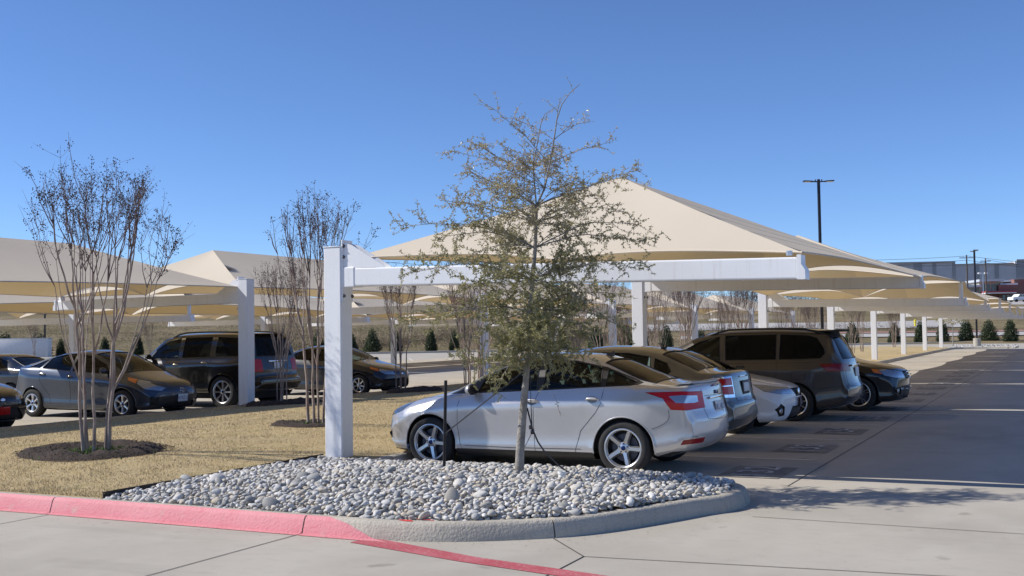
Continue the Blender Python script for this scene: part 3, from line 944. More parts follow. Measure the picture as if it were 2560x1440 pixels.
for a, b, yt, dk in pan:
    top = CAMH + (818.5 - yt) * ww - zbase
    bbox_build(wh, 'wall_panel', ((wx(a) + wx(b)) / 2, 20 + (0 if not dk else -.12), top / 2 - 1), (wx(b) - wx(a) - .06, 40, top + 2), M['tilt_dark'] if dk else M['tilt_wall'])
    bbox_build(wh, 'parapet', ((wx(a) + wx(b)) / 2, -.1, top + .25), (wx(b) - wx(a) - .06, .5, .5), M['tilt_dark'])
bbox_build(wh, 'parapet', (wx(2537), -.2, CAMH + (818.5 - 659) * ww - zbase), (5 * ww, 1, 7 * ww), M['white_flat'])
# low shop building in front of the warehouse
x0, y0 = face_frame(2480, 285)
zb_ = T(x0, y0); ws = 285 / 2850
sh = empty('restaurant', (x0, y0, zb_), YAW - R(4), label='low red brick building with pale roofs and a red-edged awning', cat='restaurant')
def sz(py): return CAMH + (817.5 - py) * ws - zb_
def sx(px): return (px - 2480) * ws
def sb(name, xa, xb, ya, yb, m, dy=0, dep=8): return bbox_build(sh, name, ((sx(xa) + sx(xb)) / 2, dep / 2 + dy, (sz(ya) + sz(yb)) / 2), (sx(xb) - sx(xa), dep, sz(ya) - sz(yb)), m)
sb('wall', 2400, 2462, 716, 764, M['tilt_dark'], 2)
sb('wall', 2454, 2502, 702, 764, M['stone_trim'], 1)
sb('roof', 2448, 2508, 698.5, 704, M['metal_roof'], -1, 12)
sb('roof', 2400, 2456, 712, 717.5, M['metal_roof'], 0, 10)
sb('wall', 2498, 2600, 713, 764, M['brick'], 0)
sb('wall', 2550, 2640, 698, 764, M['brick'], 4)
sb('roof', 2508, 2552, 708, 713.5, M['white_flat'], 2, 8)
sb('roof', 2505, 2600, 699, 703, M['metal_roof'], 6, 10)
sb('awning', 2456, 2530, 729, 732.5, M['red_trim'], -3, 4)
sb('awning_cap', 2456, 2530, 732.7, 735, M['white_flat'], -3, 4)
for xa in (2462, 2472, 2483, 2492): sb('window', xa, xa + 7, 710, 727, M['window_dark'], .9, .2)
for xa in (2506, 2516, 2526): sb('window', xa, xa + 7, 738, 760, M['window_dark'], -.1, .2)
sb('wall', 2456, 2498, 736, 764, M['brick'], .5, 1)
sb('column', 2456, 2459, 735, 764, M['stone_trim'], -2, .5)
# small white building at far left
p = at(20, 868, 112)
e = empty('white_wall', (p.x, p.y, 0), YAW, label='low white block wall behind the shrubs at the left edge', cat='wall')
bbox_build(e, 'wall', (0, 2, 1.0), (6.6, 1.0, 1.9), M['white_flat'], .03); bbox_build(e, 'coping', (0, 2, 1.98), (6.8, 1.15, .08), M['galv'], .01)
# road bands on the rise beyond the lot
def band(name, r0, r1, px0, px1, m, dz=.02, n=40, **kw):
    V = []; F = []
    for i in range(n + 1):
        px = px0 + (px1 - px0) * i / n
        d = ray(px, 830); a = Vector((d.x, d.y)).normalized()
        for r in (r0, (r0 + r1) / 2, r1):
            V.append((a.x * r, a.y * r, T(a.x * r, a.y * r) + dz))
    for i in range(n):
        for j_ in (0, 1): F.append((i * 3 + j_, i * 3 + 3 + j_, i * 3 + 4 + j_, i * 3 + 1 + j_))
    return link(name, np_mesh(name, V, F, m), **kw)
M['road'] = mat('far_road', (.40, .38, .36), .9, var=.06, vscale=.3)
M['pinkish'] = mat('red_fire_lane_kerb', (.36, .17, .17), .8)
M['tan_grass'] = mat('tan_grass', (.30, .24, .13), .95, col2=(.17, .15, .07), vscale=.6)
band('far_road', 139.5, 147, 1700, 2750, M['road'], .06, kind='structure')
band('far_road_kerb', 147.4, 149.6, 1700, 2750, M['pinkish'], .16, kind='structure')
band('upper_road', 163, 186, 1600, 2420, M['road'], .05, kind='structure')
band('upper_parking', 236, 300, 2380, 2800, M['road'], .05, kind='structure')
# yellow hydrant
p = at(2288, 812, 158); b = T(p.x, p.y)
e = empty('fire_hydrant', (p.x, p.y, b), label='small yellow fire hydrant on the grass bank', cat='fire hydrant')
MB().lathe([(0, .98), (.08, .95), (.17, .84), (.17, .78), (.13, .76), (.13, .12), (.2, .1), (.2, 0)], 14).build('barrel', M['yellow'], e)
MB().tube([(-.24, 0, .6), (.24, 0, .6)], .07, 8).build('outlet', M['yellow'], e)
# double-headed white parking lamp far off
p = at(2459, 750, 270); b = T(p.x, p.y)
e = empty('lamp_post', (p.x, p.y, b), YAW, label='distant grey lamp post with two white heads above the shops', cat='lamp post')
hh = at(2459, 683, 270).z - b
MB().tube([(0, 0, 0), (0, 0, hh)], .09, 8).build('pole', M['galv'], e)
for s in (-1, 1): MB().box((s * .75, 0, hh), (.8, .5, .35), .05).build('lamp_head', M['white_flat'], e)
MB().box((0, 0, hh), (1.2, .08, .08)).build('arm', M['galv'], e)
# rocks of the far end bed
bm = bmesh.new()
VV, FF = [], []
for k in range(260):
    q = gnd(rng.uniform(2385, 2545), rng.uniform(864.5, 871))
    VV.append(variants[rng.randrange(14)] @ (stone_xf(.10)).T + np.array([q.x, q.y, .08])); FF.append(IF + k * len(IV))
me = np_mesh('rocks', np.concatenate(VV), np.concatenate(FF), stone_m); tone_attr(me, np.tile(np.array([.45, .43, .40, 1.0]), (260 * len(IV), 1)))
link('far_gravel', me, kind='stuff', label='pale loose rocks round the base of the far lamp post')
bm.free()

# ------------------------------------------------------------------ small things in the cobble bed
p = gnd(1405, 1209, .2)
e = empty('cleanout_pipe', (p.x, p.y, .26), label='short white plastic pipe stub sticking out of the cobbles', cat='pipe')
MB().lathe([(.036, -.18), (.036, .04), (.042, .04), (.042, .065), (.034, .065), (.031, .03), (.031, -.05), (0, -.05)], 20).build('pipe', M['pvc'], e)
# ------------------------------------------------------------------ trees
M['oak_bark'] = mat('oak_bark', (.36, .33, .29), .9, col2=(.20, .18, .155), vscale=9, bump=.8, bscale=50)
M['twig'] = mat('grey_twig', (.32, .28, .24), .9, var=.2)
M['crepe_bark'] = mat('peeling_tan_bark', (.40, .33, .27), .75, col2=(.20, .14, .12), vscale=5, bump=.3, bscale=25)
M['crepe_twig'] = mat('red_brown_twig', (.15, .105, .095), .85, var=.25)
M['seed'] = mat('dark_seed_pod', (.045, .035, .035), .9)
def leaf_mat(name, c1, c2, c3):
    m = bpy.data.materials.new(name); m.use_nodes = True
    t = m.node_tree; t.nodes.clear()
    o = t.nodes.new("ShaderNodeOutputMaterial")
    a = t.nodes.new("ShaderNodeAttribute"); a.attribute_name = "tone"
    r = t.nodes.new("ShaderNodeValToRGB")
    r.color_ramp.elements[0].color = (*c1, 1); r.color_ramp.elements[1].color = (*c3, 1)
    e = r.color_ramp.elements.new(.5); e.color = (*c2, 1)
    t.links.new(a.outputs["Fac"], r.inputs[0])
    d = t.nodes.new("ShaderNodeBsdfDiffuse"); tr = t.nodes.new("ShaderNodeBsdfTranslucent"); g = t.nodes.new("ShaderNodeBsdfGlossy"); g.inputs[1].default_value = .35
    t.links.new(r.outputs[0], d.inputs[0]); t.links.new(r.outputs[0], tr.inputs[0])
    m1 = t.nodes.new("ShaderNodeMixShader"); m1.inputs[0].default_value = .22
    t.links.new(d.outputs[0], m1.inputs[1]); t.links.new(tr.outputs[0], m1.inputs[2])
    m2 = t.nodes.new("ShaderNodeMixShader"); m2.inputs[0].default_value = .02
    t.links.new(m1.outputs[0], m2.inputs[1]); t.links.new(g.outputs[0], m2.inputs[2])
    t.links.new(m2.outputs[0], o.inputs[0])
    return m
def float_attr(me, vals):
    a = me.attributes.new(name="tone", type='FLOAT', domain='POINT')
    a.data.foreach_set("value", np.asarray(vals, dtype=np.float32))
M['oak_leaf'] = leaf_mat('small_oak_leaf', (.46, .37, .24), (.42, .37, .20), (.29, .28, .12))
M['shrub_leaf'] = leaf_mat('dark_shrub_leaf', (.03, .042, .022), (.055, .078, .038), (.11, .13, .065))
M['brush_leaf'] = leaf_mat('dry_brush_twig', (.09, .07, .05), (.17, .13, .09), (.10, .11, .05))

def leaves_arrays(P, D, L, Wd, curl=0.0):
    """P centres (n,3), D directions (n,3) -> rhombic leaves"""
    n = len(P)
    D = D / (np.linalg.norm(D, axis=1)[:, None] + 1e-9)
    rnd = nr.normal(size=(n, 3)); S_ = np.cross(D, rnd); S_ /= (np.linalg.norm(S_, axis=1)[:, None] + 1e-9)
    L = L[:, None]; Wd = Wd[:, None]
    V = np.zeros((n, 4, 3))
    V[:, 0] = P; V[:, 1] = P + D * L * .5 + S_ * Wd / 2; V[:, 2] = P + D * L; V[:, 3] = P + D * L * .5 - S_ * Wd / 2
    F = np.arange(4 * n, dtype=np.int32).reshape(-1, 4)
    return V.reshape(-1, 3), F

class Tree:
    def __init__(s): s.V = {}; s.F = {}; s.n = {}
    def tube(s, key, pts, rad, n=5):
        V, F = tube_arrays(pts, rad, n)
        b = s.n.get(key, 0)
        s.V.setdefault(key, []).append(V); s.F.setdefault(key, []).append(np.array(F, dtype=np.int32) + b)
        s.n[key] = b + len(V)
    def mesh(s, key, name, m):
        return np_mesh(name, np.concatenate(s.V[key]), np.concatenate(s.F[key]), m)

def bend_line(p0, p1, n, arch, wob, r):
    """polyline from p0 to p1, arched by the vector arch, with a random wobble"""
    pts = []
    ph = [r.uniform(0, 6.28) for _ in range(6)]
    Lg = (p1 - p0).length
    for i in range(n + 1):
        t = i / n
        w = Vector((math.sin(ph[0] + t * 7), math.sin(ph[1] + t * 6), math.sin(ph[2] + t * 8))) * wob * Lg * math.sin(math.pi * min(1, t * 1.2)) if t < .83 else Vector((0, 0, 0))
        pts.append(p0.lerp(p1, t) + arch * 4 * t * (1 - t) + w * t)
    return pts

def oak():
    r = random.Random(5)
    base = gnd(1297, 1197, .2)
    zc = (base.xy - Vector((0, 0))).length * math.cos(0)  # distance
    zc = -(CM.inverted() @ Vector((base.x, base.y, .2))).z
    e = empty('oak_tree', (base.x, base.y, .16), label='young small-leaved oak with a pale trunk standing in the cobble bed', cat='tree')
    O = Vector((base.x, base.y, .16))
    def A(px, py, dz=0.0): return at(px, py, zc + dz) - O
    tr = Tree()
    trunk_px = [(1297, 1215, .052), (1298, 1190, .049), (1300, 1130, .046), (1305, 1060, .043), (1311, 990, .039), (1317, 930, .031), (1321, 860, .030), (1324, 780, .027), (1331, 700, .024), (1338, 620, .021), (1340, 560, .018), (1341, 515, .015)]
    tp = [A(x, y) for x, y, _ in trunk_px]
    tr.tube('t', tp, [q[2] for q in trunk_px], 10)
    lead = [(1341, 515), (1362, 470), (1374, 410), (1385, 350), (1392, 300), (1404, 262), (1425, 232), (1450, 210)]
    lp = [A(x, y, .1 * i / 7) for i, (x, y) in enumerate(lead)]
    tr.tube('t', lp, np.linspace(.012, .003, 8), 6)
    l2 = [(1341, 515), (1336, 460), (1333, 410), (1345, 350), (1352, 310), (1362, 285), (1400, 260)]
    lp2 = [A(x, y, -.15 * i / 6) for i, (x, y) in enumerate(l2)]
    tr.tube('t', lp2, np.linspace(.010, .002, 7), 6)
    stem = tp + lp[1:]
    def on_stem(py):
        best = min(stem, key=lambda p: abs(project_y(p + O) - py)); return best
    def project_y(w):
        c = CM.inverted() @ w; return 720 - c.y / -c.z * FPX
    limbs = []
    def limb(py0, px1, py1, dz, arch=.10, rad=.009, start=None):
        p0 = on_stem(py0) if start is None else start
        p1 = A(px1, py1, dz)
        Lg = (p1 - p0).length
        pts = bend_line(p0, p1, 9, Vector((0, 0, arch * Lg)), .035, r)
        tr.tube('t', pts, np.linspace(rad * .78, .0016, 10), 5)
        limbs.append((pts, py0))
    known = [(413, 1227, 267, .1), (480, 1167, 351, -.1), (470, 1125, 376, .2), (530, 1158, 426, -.25), (600, 1000, 572, .1), (560, 1100, 501, -.3), (700, 1000, 692, -.2), (680, 1037, 651, .3),
             (330, 1475, 305, .1), (400, 1529, 355, -.1), (500, 1596, 426, .1), (520, 1590, 440, -.3), (560, 1575, 534, .3), (640, 1637, 617, -.1), (600, 1604, 563, .2), (700, 1604, 676, -.3),
             (760, 1010, 820, -.3), (800, 1130, 900, -.2), (840, 1180, 945, .1), (860, 1235, 985, -.35), (700, 1510, 800, -.4), (790, 1575, 830, .2), (840, 1490, 905, -.2), (870, 1440, 950, .1), (880, 1390, 930, -.3), (760, 1090, 800, .4),
             (380, 1290, 300, .3), (300, 1400, 250, -.1), (620, 1080, 600, -.5), (560, 1500, 480, .5), (450, 1240, 350, -.4), (760, 1560, 740, .5), (700, 1090, 760, .5)]
    for py0, px1, py1, dz in known: limb(py0, px1, py1, dz, arch=.10 if py1 > py0 - 40 else .04, rad=.011 if py0 > 500 else .006)
    prof = [(240, 30, 20), (300, 80, 60), (350, 130, 110), (430, 150, 170), (500, 190, 180), (570, 240, 220), (650, 250, 240), (720, 240, 220), (800, 230, 200), (870, 190, 170), (930, 130, 120)]
    for _ in range(92):
        u = r.random()
        py0 = 905 - 560 * u ** 1.35
        k = max(0, min(len(prof) - 2, next((i for i in range(len(prof) - 1) if prof[i + 1][0] > py0), len(prof) - 2)))
        t = (py0 - prof[k][0]) / (prof[k + 1][0] - prof[k][0]); wl = prof[k][1] * (1 - t) + prof[k + 1][1] * t; wr_ = prof[k][2] * (1 - t) + prof[k + 1][2] * t
        a = r.uniform(0, 6.283); q = r.uniform(.45, .95)
        dx = math.cos(a) * (wr_ if math.cos(a) > 0 else wl) * q; dzc = math.sin(a) * (wl + wr_) / 2 * q / FPX * zc
        limb(py0, 1335 + dx, py0 - r.uniform(-60, 70) * (1 if py0 > 400 else .6), dzc, arch=.08, rad=.007 if py0 > 500 else .004)
    LP, LD, LT = [], [], []
    def add_leaves(pts, dens, green):
        for a, b in zip(pts, pts[1:]):
            n = dens * (b - a).length
            n = int(n) + (r.random() < n % 1)
            for _ in range(n):
                p = a.lerp(b, r.random()); d = (b - a).normalized() * .5 + Vector((r.gauss(0, 1), r.gauss(0, 1), r.gauss(0, .8)))
                LP.append(p[:]); LD.append(d[:]); LT.append(min(1, max(0, r.gauss(green, .22))))
    for pts, py0 in limbs:
        Lg = sum((b - a).length for a, b in zip(pts, pts[1:]))
        low = min(1, max(0, (py0 - 330) / 420)); low = low * (1.25 if py0 > 600 else 1)
        green = .18 + .62 * low
        ns = int(Lg / .062)
        for i in range(ns):
            t = .18 + .82 * (i + r.random()) / ns
            f = t * (len(pts) - 1); k = min(len(pts) - 2, int(f)); p0 = pts[k].lerp(pts[k + 1], f - k)
            d0 = (pts[k + 1] - pts[k]).normalized()
            dr = (d0 * r.uniform(.2, .9) + Vector((r.gauss(0, .7), r.gauss(0, .7), r.gauss(.1, .6)))).normalized()
            l = r.uniform(.09, .30) * (1.15 - .4 * t)
            p1 = p0 + dr * l
            tw = bend_line(p0, p1, 3, Vector((0, 0, l * .08 * (1 if r.random() < .6 else -1))), .05, r)
            tr.tube('w', tw, [.0034, .0027, .002, .0013], 3)
            add_leaves(tw, 32 + 98 * low, green)
            for _ in range(r.randint(1, 3)):
                q0 = tw[r.randint(1, 3)]
                q1 = q0 + (dr * .5 + Vector((r.gauss(0, .7), r.gauss(0, .7), r.gauss(0, .7)))).normalized() * r.uniform(.04, .13)
                tr.tube('w', [q0, q1], [.002, .0011], 3)
                add_leaves([q0, q1], 40 + 118 * low, green)
        add_leaves(pts[4:], 22 + 24 * low, green)
    # hanging twig and tips
    for px, py, qx, qy in [(1385, 985, 1402, 1040), (1240, 960, 1250, 1005), (1415, 190, 1435, 230)]:
        tw = bend_line(A(px, py), A(qx, qy), 4, Vector((0, 0, 0)), .06, r); tr.tube('w', tw, .0015, 3); add_leaves(tw, 60, .6)
    LP = np.array(LP); LD = np.array(LD); n = len(LP)
    V, F = leaves_arrays(LP, LD, nr.uniform(.019, .040, n), nr.uniform(.0078, .0145, n))
    link('trunk', tr.mesh('t', 'trunk', M['oak_bark']), e)
    cr = link('twigs', tr.mesh('w', 'twigs', M['twig']), e, kind='stuff')
    me = np_mesh('crown', V, F, M['oak_leaf'], smooth=False); float_attr(me, np.repeat(np.array(LT), 4))
    link('crown', me, e, kind='stuff')
    print('oak leaves', n)
oak()

# stake and straps that hold the oak
p = gnd(1107, 1182, .2)
zs = -(CM.inverted() @ Vector((p.x, p.y, .2))).z
top = at(1113, 951, zs); bs = Vector((p.x, p.y, 0))
e = empty('tree_stake', bs[:], label='black metal stake standing left of the oak in the cobbles', cat='stake')
a, b = Vector((0, 0, -.05)), Vector((top.x - bs.x, top.y - bs.y, top.z))
MB().tube([a, b], .013, 4).build('post', M['black_steel'], e)
MB().tube([a + Vector((.02, 0, .0)), b + Vector((.02, 0, 0))], .007, 4).build('flange', M['black_steel'], e)
_O = gnd(1297, 1197, .2); _zc = -(CM.inverted() @ Vector((_O.x, _O.y, .2))).z
def strap(pts, name, w, label, th=.003, knots=()):
    P = [at(x, y, _zc + dz) for x, y, dz in pts]
    m = MB()
    for q, s in zip(P, P[1:]):
        d = (s - q); L = d.length
        X = Matrix.Translation((q + s) / 2) @ d.to_track_quat('X', 'Z').to_matrix().to_4x4()
        m.box((0, 0, 0), (L, th, w)) if False else m.add([(X @ Vector(v))[:] for v in [(-L / 2, -th, -w / 2), (L / 2, -th, -w / 2), (L / 2, -th, w / 2), (-L / 2, -th, w / 2), (-L / 2, th, -w / 2), (L / 2, th, -w / 2), (L / 2, th, w / 2), (-L / 2, th, w / 2)]], [(0, 1, 2, 3), (7, 6, 5, 4), (0, 4, 5, 1), (1, 5, 6, 2), (2, 6, 7, 3), (3, 7, 4, 0)])
    for k in knots:
        q = at(k[0], k[1], _zc + k[2]); m.box(q[:], (.035, .03, .045), .006)
    m.build(name, M['black_steel'], label=label, cat='strap', group='black straps tying the oak')
strap([(1112, 1084, zs - _zc), (1238, 985, -.1), (1322, 918, 0)], 'tie_strap', .012, 'black strap running from the metal stake up to the oak', knots=[(1113, 1084, zs - _zc)])
strap([(1318, 1020, 0), (1331, 1072, -.05), (1345, 1105, -.06), (1362, 1130, -.08), (1395, 1162, -.12), (1432, 1190, -.15)], 'tie_strap', .016, 'black strap running from the oak trunk down right into the cobbles', knots=[(1327, 1068, -.05), (1331, 1080, -.05)])
strap([(1326, 935, 0), (1327, 1000, -.02), (1330, 1066, -.05)], 'tie_strap', .011, 'short black strap hanging straight beside the oak trunk')
strap([(1329, 1084, -.05), (1312, 1117, -.06)], 'tie_strap', .006, 'thin loose strap end behind the lower oak trunk')

def crepe(seed, H, spread, stems, name='bare_tree', twig_d=1.0, seeds=1.0, sides=6, low=False, thick=1.0):
    r = random.Random(seed)
    tr = Tree(); SP = []
    tips = []
    for i in range(stems):
        a = 2 * math.pi * i / stems + r.uniform(-.4, .4)
        b0 = Vector((math.cos(a), math.sin(a), 0)) * r.uniform(.07, .19) * (.8 if low else 1)
        out = r.uniform(.15, .55) if i else .1
        hs = H * r.uniform(.27, .46)
        p1 = b0 + Vector((math.cos(a) * spread * out * .20, math.sin(a) * spread * out * .20, hs))
        pts = bend_line(b0, p1, 8, Vector((0, 0, 0)), .022, r)
        r0 = r.uniform(.014, .024) * H / 4.2 * thick
        tr.tube('t', [b0 - Vector((0, 0, .1))] + pts, [r0 * 1.3] + list(np.linspace(r0 * 1.15, r0 * .72, 9)), sides)
        stack = [(pts[-1], a, out, r0 * .7, 0, pts[-1].z)]
        for _ in range(r.randint(0, 2)):
            k = r.randint(4, 7); stack.append((pts[k], a + r.uniform(-1.2, 1.2), out + r.uniform(.1, .4), r0 * .5, 0, pts[k].z))
        while stack:
            p, aa, oo, rr, lv, z = stack.pop()
            nb = r.randint(2, 3) if lv < 2 else r.randint(2, 3)
            for _ in range(nb):
                a2 = aa + r.gauss(0, .55 + .25 * lv); o2 = oo * r.uniform(.6, 1.25) + .1
                rem = H * r.uniform(.80, 1.0) - p.z - (.34 if not low else .12) * H / 4.2 * (math.hypot(p.x, p.y) * 1.6 + .1) ** 1.4 * (1 + .6 * o2)
                if rem < .1: continue
                L = rem * (r.uniform(.38, .6) if lv < 2 else r.uniform(.5, .9))
                q = p + Vector((math.cos(a2) * o2 * spread * L / H * 1.5, math.sin(a2) * o2 * spread * L / H * 1.5, L * r.uniform(.78, 1)))
                arch = Vector((math.cos(a2), math.sin(a2), 0)) * L * .05
                pts2 = bend_line(p, q, 5, arch, .03, r)
                key = 't' if lv < 1 else 'w'
                tr.tube(key, pts2, np.linspace(rr, max(.0016, rr * .45), 6), sides if lv < 1 else (4 if not low else 3))
                if lv < 2: stack.append((q, a2, o2, rr * .55, lv + 1, z))
                # side twigs
                if lv >= 1:
                    for _ in range(int(r.randint(2, 5) * twig_d)):
                        f = r.uniform(.2, 1); k = int(f * 4.99); b = pts2[k]
                        d = Vector((r.gauss(0, 1), r.gauss(0, 1), r.uniform(.5, 1.8))).normalized()
                        e_ = b + d * r.uniform(.10, .38)
                        tr.tube('w', [b, b.lerp(e_, .5) + Vector((0, 0, -.01)), e_], [.0026, .002, .0011], 3)
                        if r.random() < .62 * seeds: tips.append((e_, d))
                if lv == 2: tips.append((q, Vector((0, 0, 1))))
    for p, d in tips:
        n = r.randint(2, 9) if r.random() < .8 else r.randint(10, 20)
        for _ in range(int(n * seeds)):
            SP.append((p + d * r.uniform(-.14, .02) + Vector((r.gauss(0, .022), r.gauss(0, .022), r.gauss(0, .02)))))
    mt = tr.mesh('t', 'trunk', M['crepe_bark']); mw = tr.mesh('w', 'crown', M['crepe_twig'])
    # seed pods: octahedra
    oc = np.array([(1, 0, 0), (-1, 0, 0), (0, 1, 0), (0, -1, 0), (0, 0, 1), (0, 0, -1)]); of = np.array([(0, 2, 4), (2, 1, 4), (1, 3, 4), (3, 0, 4), (2, 0, 5), (1, 2, 5), (3, 1, 5), (0, 3, 5)], dtype=np.int32)
    C = np.array([s[:] for s in SP]); rad = nr.uniform(.006, .0115, len(C))
    Vv = (C[:, None, :] + oc[None] * rad[:, None, None]).reshape(-1, 3)
    Ff = (of[None] + (np.arange(len(C)) * 6)[:, None, None]).reshape(-1, 3).astype(np.int32)
    ms = np_mesh('seed_pods', Vv, Ff, M['seed'])
    return mt, mw, ms
def plant_crepe(meshes, loc, rz, sc, label, group):
    e = empty('crepe_myrtle', loc, rz, label=label, cat='tree', group=group)
    e.scale = (sc, sc, sc) if np.isscalar(sc) else sc
    link('trunk', meshes[0], e); link('crown', meshes[1], e, kind='stuff'); link('seed_pods', meshes[2], e, kind='stuff')
    return e
GN = 'bare multi-stemmed trees planted along the lawn'
big = crepe(21, 4.75, 1.95, 6, twig_d=1.0, seeds=.9, thick=1.05)
x, y = -11.68, 11.36
p = gnd(236, 1132, .26)
plant_crepe(big, (p.x, p.y, .24), 3.5, .97, 'nearest bare multi-stemmed tree, in the dark mulch ring at left', GN)
mulch(p.x, p.y, .92, .08, 1100, 'dark mulch ring with green weeds round the nearest bare tree')
b2 = crepe(34, 4.25, 1.1, 4, twig_d=.65, seeds=.8, thick=1.1)
b3 = crepe(47, 3.9, 1.1, 4, twig_d=.65, seeds=.7)
p = gnd(790, 1063, .27)
plant_crepe(b2, (p.x, p.y, .24), 1.9, 1.06, 'thin-stemmed bare tree directly left of the thick white post', GN)
mulch(p.x - .1, p.y, .62, .05, 180, 'low mulch patch at the left foot of the thick white post')
p = gnd(705, 1009, .25)
plant_crepe(b3, (p.x, p.y, .24), .3, .95, 'bare tree in front of the rear of the dark SUV', GN)
mulch(p.x, p.y, .9, .08, 0, 'shaded mulch patch in front of the dark SUV')
p = gnd(1003, 978, .25)
plant_crepe(b2, (p.x, p.y, .2), 4.0, .92, 'bare tree in front of the dark sedan behind the thick post', GN)
mulch(p.x + .5, p.y - .2, .8, .10, 60, 'dark mulch patch by the dark sedan nose')
lowv = [crepe(60 + i, 3.9, 1.0, 5 + i, twig_d=.5, seeds=.35, sides=5, low=True) for i in range(3)]
spots = [(1165, 16.2, 0), (1195, 11.4, 1), (1440, 16.2, 2), (1505, 11.4, 0), (1637, 11.4, 1), (1715, 11.4, 2), (1790, 16.2, 0), (1812, 16.2, 1), (1850, 11.4, 2), (1958, 16.2, 1), (1990, 11.4, 0), (2030, 16.2, 2), (2062, 16.2, 0), (2128, 11.4, 1), (2153, 11.4, 0), (2205, 16.2, 2), (2236, 11.4, 2), (2288, 11.4, 1)]
for i, (px, U, k) in enumerate(spots):
    x, y = onU(px, U)
    if y > 94: continue
    lab = 'bare multi-stemmed tree, %s beyond the oak along the lawn' % (['1st', '2nd', '3rd'][i] if i < 3 else '%dth' % (i + 1))
    if i == 5: lab = 'thick cluster of pale bare stems just left of the minivan roof'
    e_ = plant_crepe(lowv[k] if i != 5 else lowv[2], (x, y, lawn_h(x, y) - .04), i * 1.3, rng.uniform(.88, 1.02), lab, GN)
for i, (px, zc) in enumerate([(85, 112), (375, 116), (1560, 60)]):
    q = at(px, 860, zc)
    plant_crepe(lowv[i % 3], (q.x, q.y, 0), i, 1.0, ['bare tree before the white wall at far left', 'small bare tree far behind the dark SUV', 'bare tree far behind the oak foliage'][i], 'bare trees along the far edge')

# small round-headed tree near the far lamp
def leafy(seed, n, shape, mm, size, name):
    r = np.random.RandomState(seed)
    P = shape(r, n)
    D = r.normal(size=(n, 3)); D[:, 2] += .6
    V, F = leaves_arrays(P, D, r.uniform(size * .7, size * 1.4, n), r.uniform(size * .4, size * .8, n))
    me = np_mesh(name, V, F, mm, smooth=False)
    lm_ = np.repeat(r.uniform(0, 1, n), 4); float_attr(me, lm_)
    return me
def cone_shape(h, rad, jag):
    def f(r, n):
        z = h * (1 - np.sqrt(r.uniform(0, 1, n))) * .98
        a = r.uniform(0, 2 * np.pi, n)
        prof = rad * np.clip((1 - z / h), 0, 1) ** .62 * (.72 + .28 * np.clip(z / (.12 * h), 0, 1))
        lob = 1 + jag * np.sin(a * 3 + z * 5) * .5 + jag * np.sin(a * 7 - z * 9) * .5
        q = prof * lob * np.sqrt(r.uniform(.45, 1.08, n))
        return np.stack([q * np.cos(a), q * np.sin(a), z + .12 + r.normal(0, .03, n)], 1)
    return f
shr = []
for i in range(5):
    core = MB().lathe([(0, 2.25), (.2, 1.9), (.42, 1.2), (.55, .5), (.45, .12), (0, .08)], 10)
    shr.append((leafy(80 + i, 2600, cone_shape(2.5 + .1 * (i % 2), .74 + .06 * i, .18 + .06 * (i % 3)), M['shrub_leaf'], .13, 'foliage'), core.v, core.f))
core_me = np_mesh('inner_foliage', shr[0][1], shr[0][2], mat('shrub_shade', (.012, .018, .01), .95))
def shrub(px, py, sc, label, k, w=1.0):
    q = gnd(px, py) if isinstance(py, (int, float)) else py
    e = empty('conical_shrub', (q.x, q.y, 0), k * 1.7, label=label, cat='shrub', group='dark conical evergreens along the far edge of the lot')
    rv = random.Random(k * 13 + 5); e.scale = (sc * w * rv.uniform(.85, 1.15), sc * w * rv.uniform(.85, 1.15), sc * rv.uniform(.88, 1.06))
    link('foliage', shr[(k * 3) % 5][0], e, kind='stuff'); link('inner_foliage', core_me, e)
SH = [(12, 895, 1.0, 1.5), (95, 893, 1.05, 1.6), (152, 892, .8, 1), (190, 892, 1, .9), (262, 890, .95, .9), (345, 889, .98, .95), (795, 884, .95, 1), (879, 884, .8, 1), (931, 883.5, 1.0, 1), (990, 882, .95, .9), (1078, 881, .98, .85), (1136, 880, .82, .8), (1300, 878, 1.05, 1), (1400, 876, 1, 1), (1490, 876, 1, 1), (1566, 874, 1.1, 1), (1609, 873, .95, .9), (1667, 872, .95, .95), (1752, 870, .85, .9), (1808, 869, .8, .8), (1886, 867.5, .75, .9), (1935, 866.5, .8, 1), (2002, 865, .6, .8), (2131, 862, .98, .95), (2237, 860.5, 1.0, .85), (2302, 859.5, .95, 1), (2357, 858.5, 1.0, .9), (2416, 857.5, 1.12, 1), (2473, 857, .98, 1), (2527, 857, 1.12, 1)]
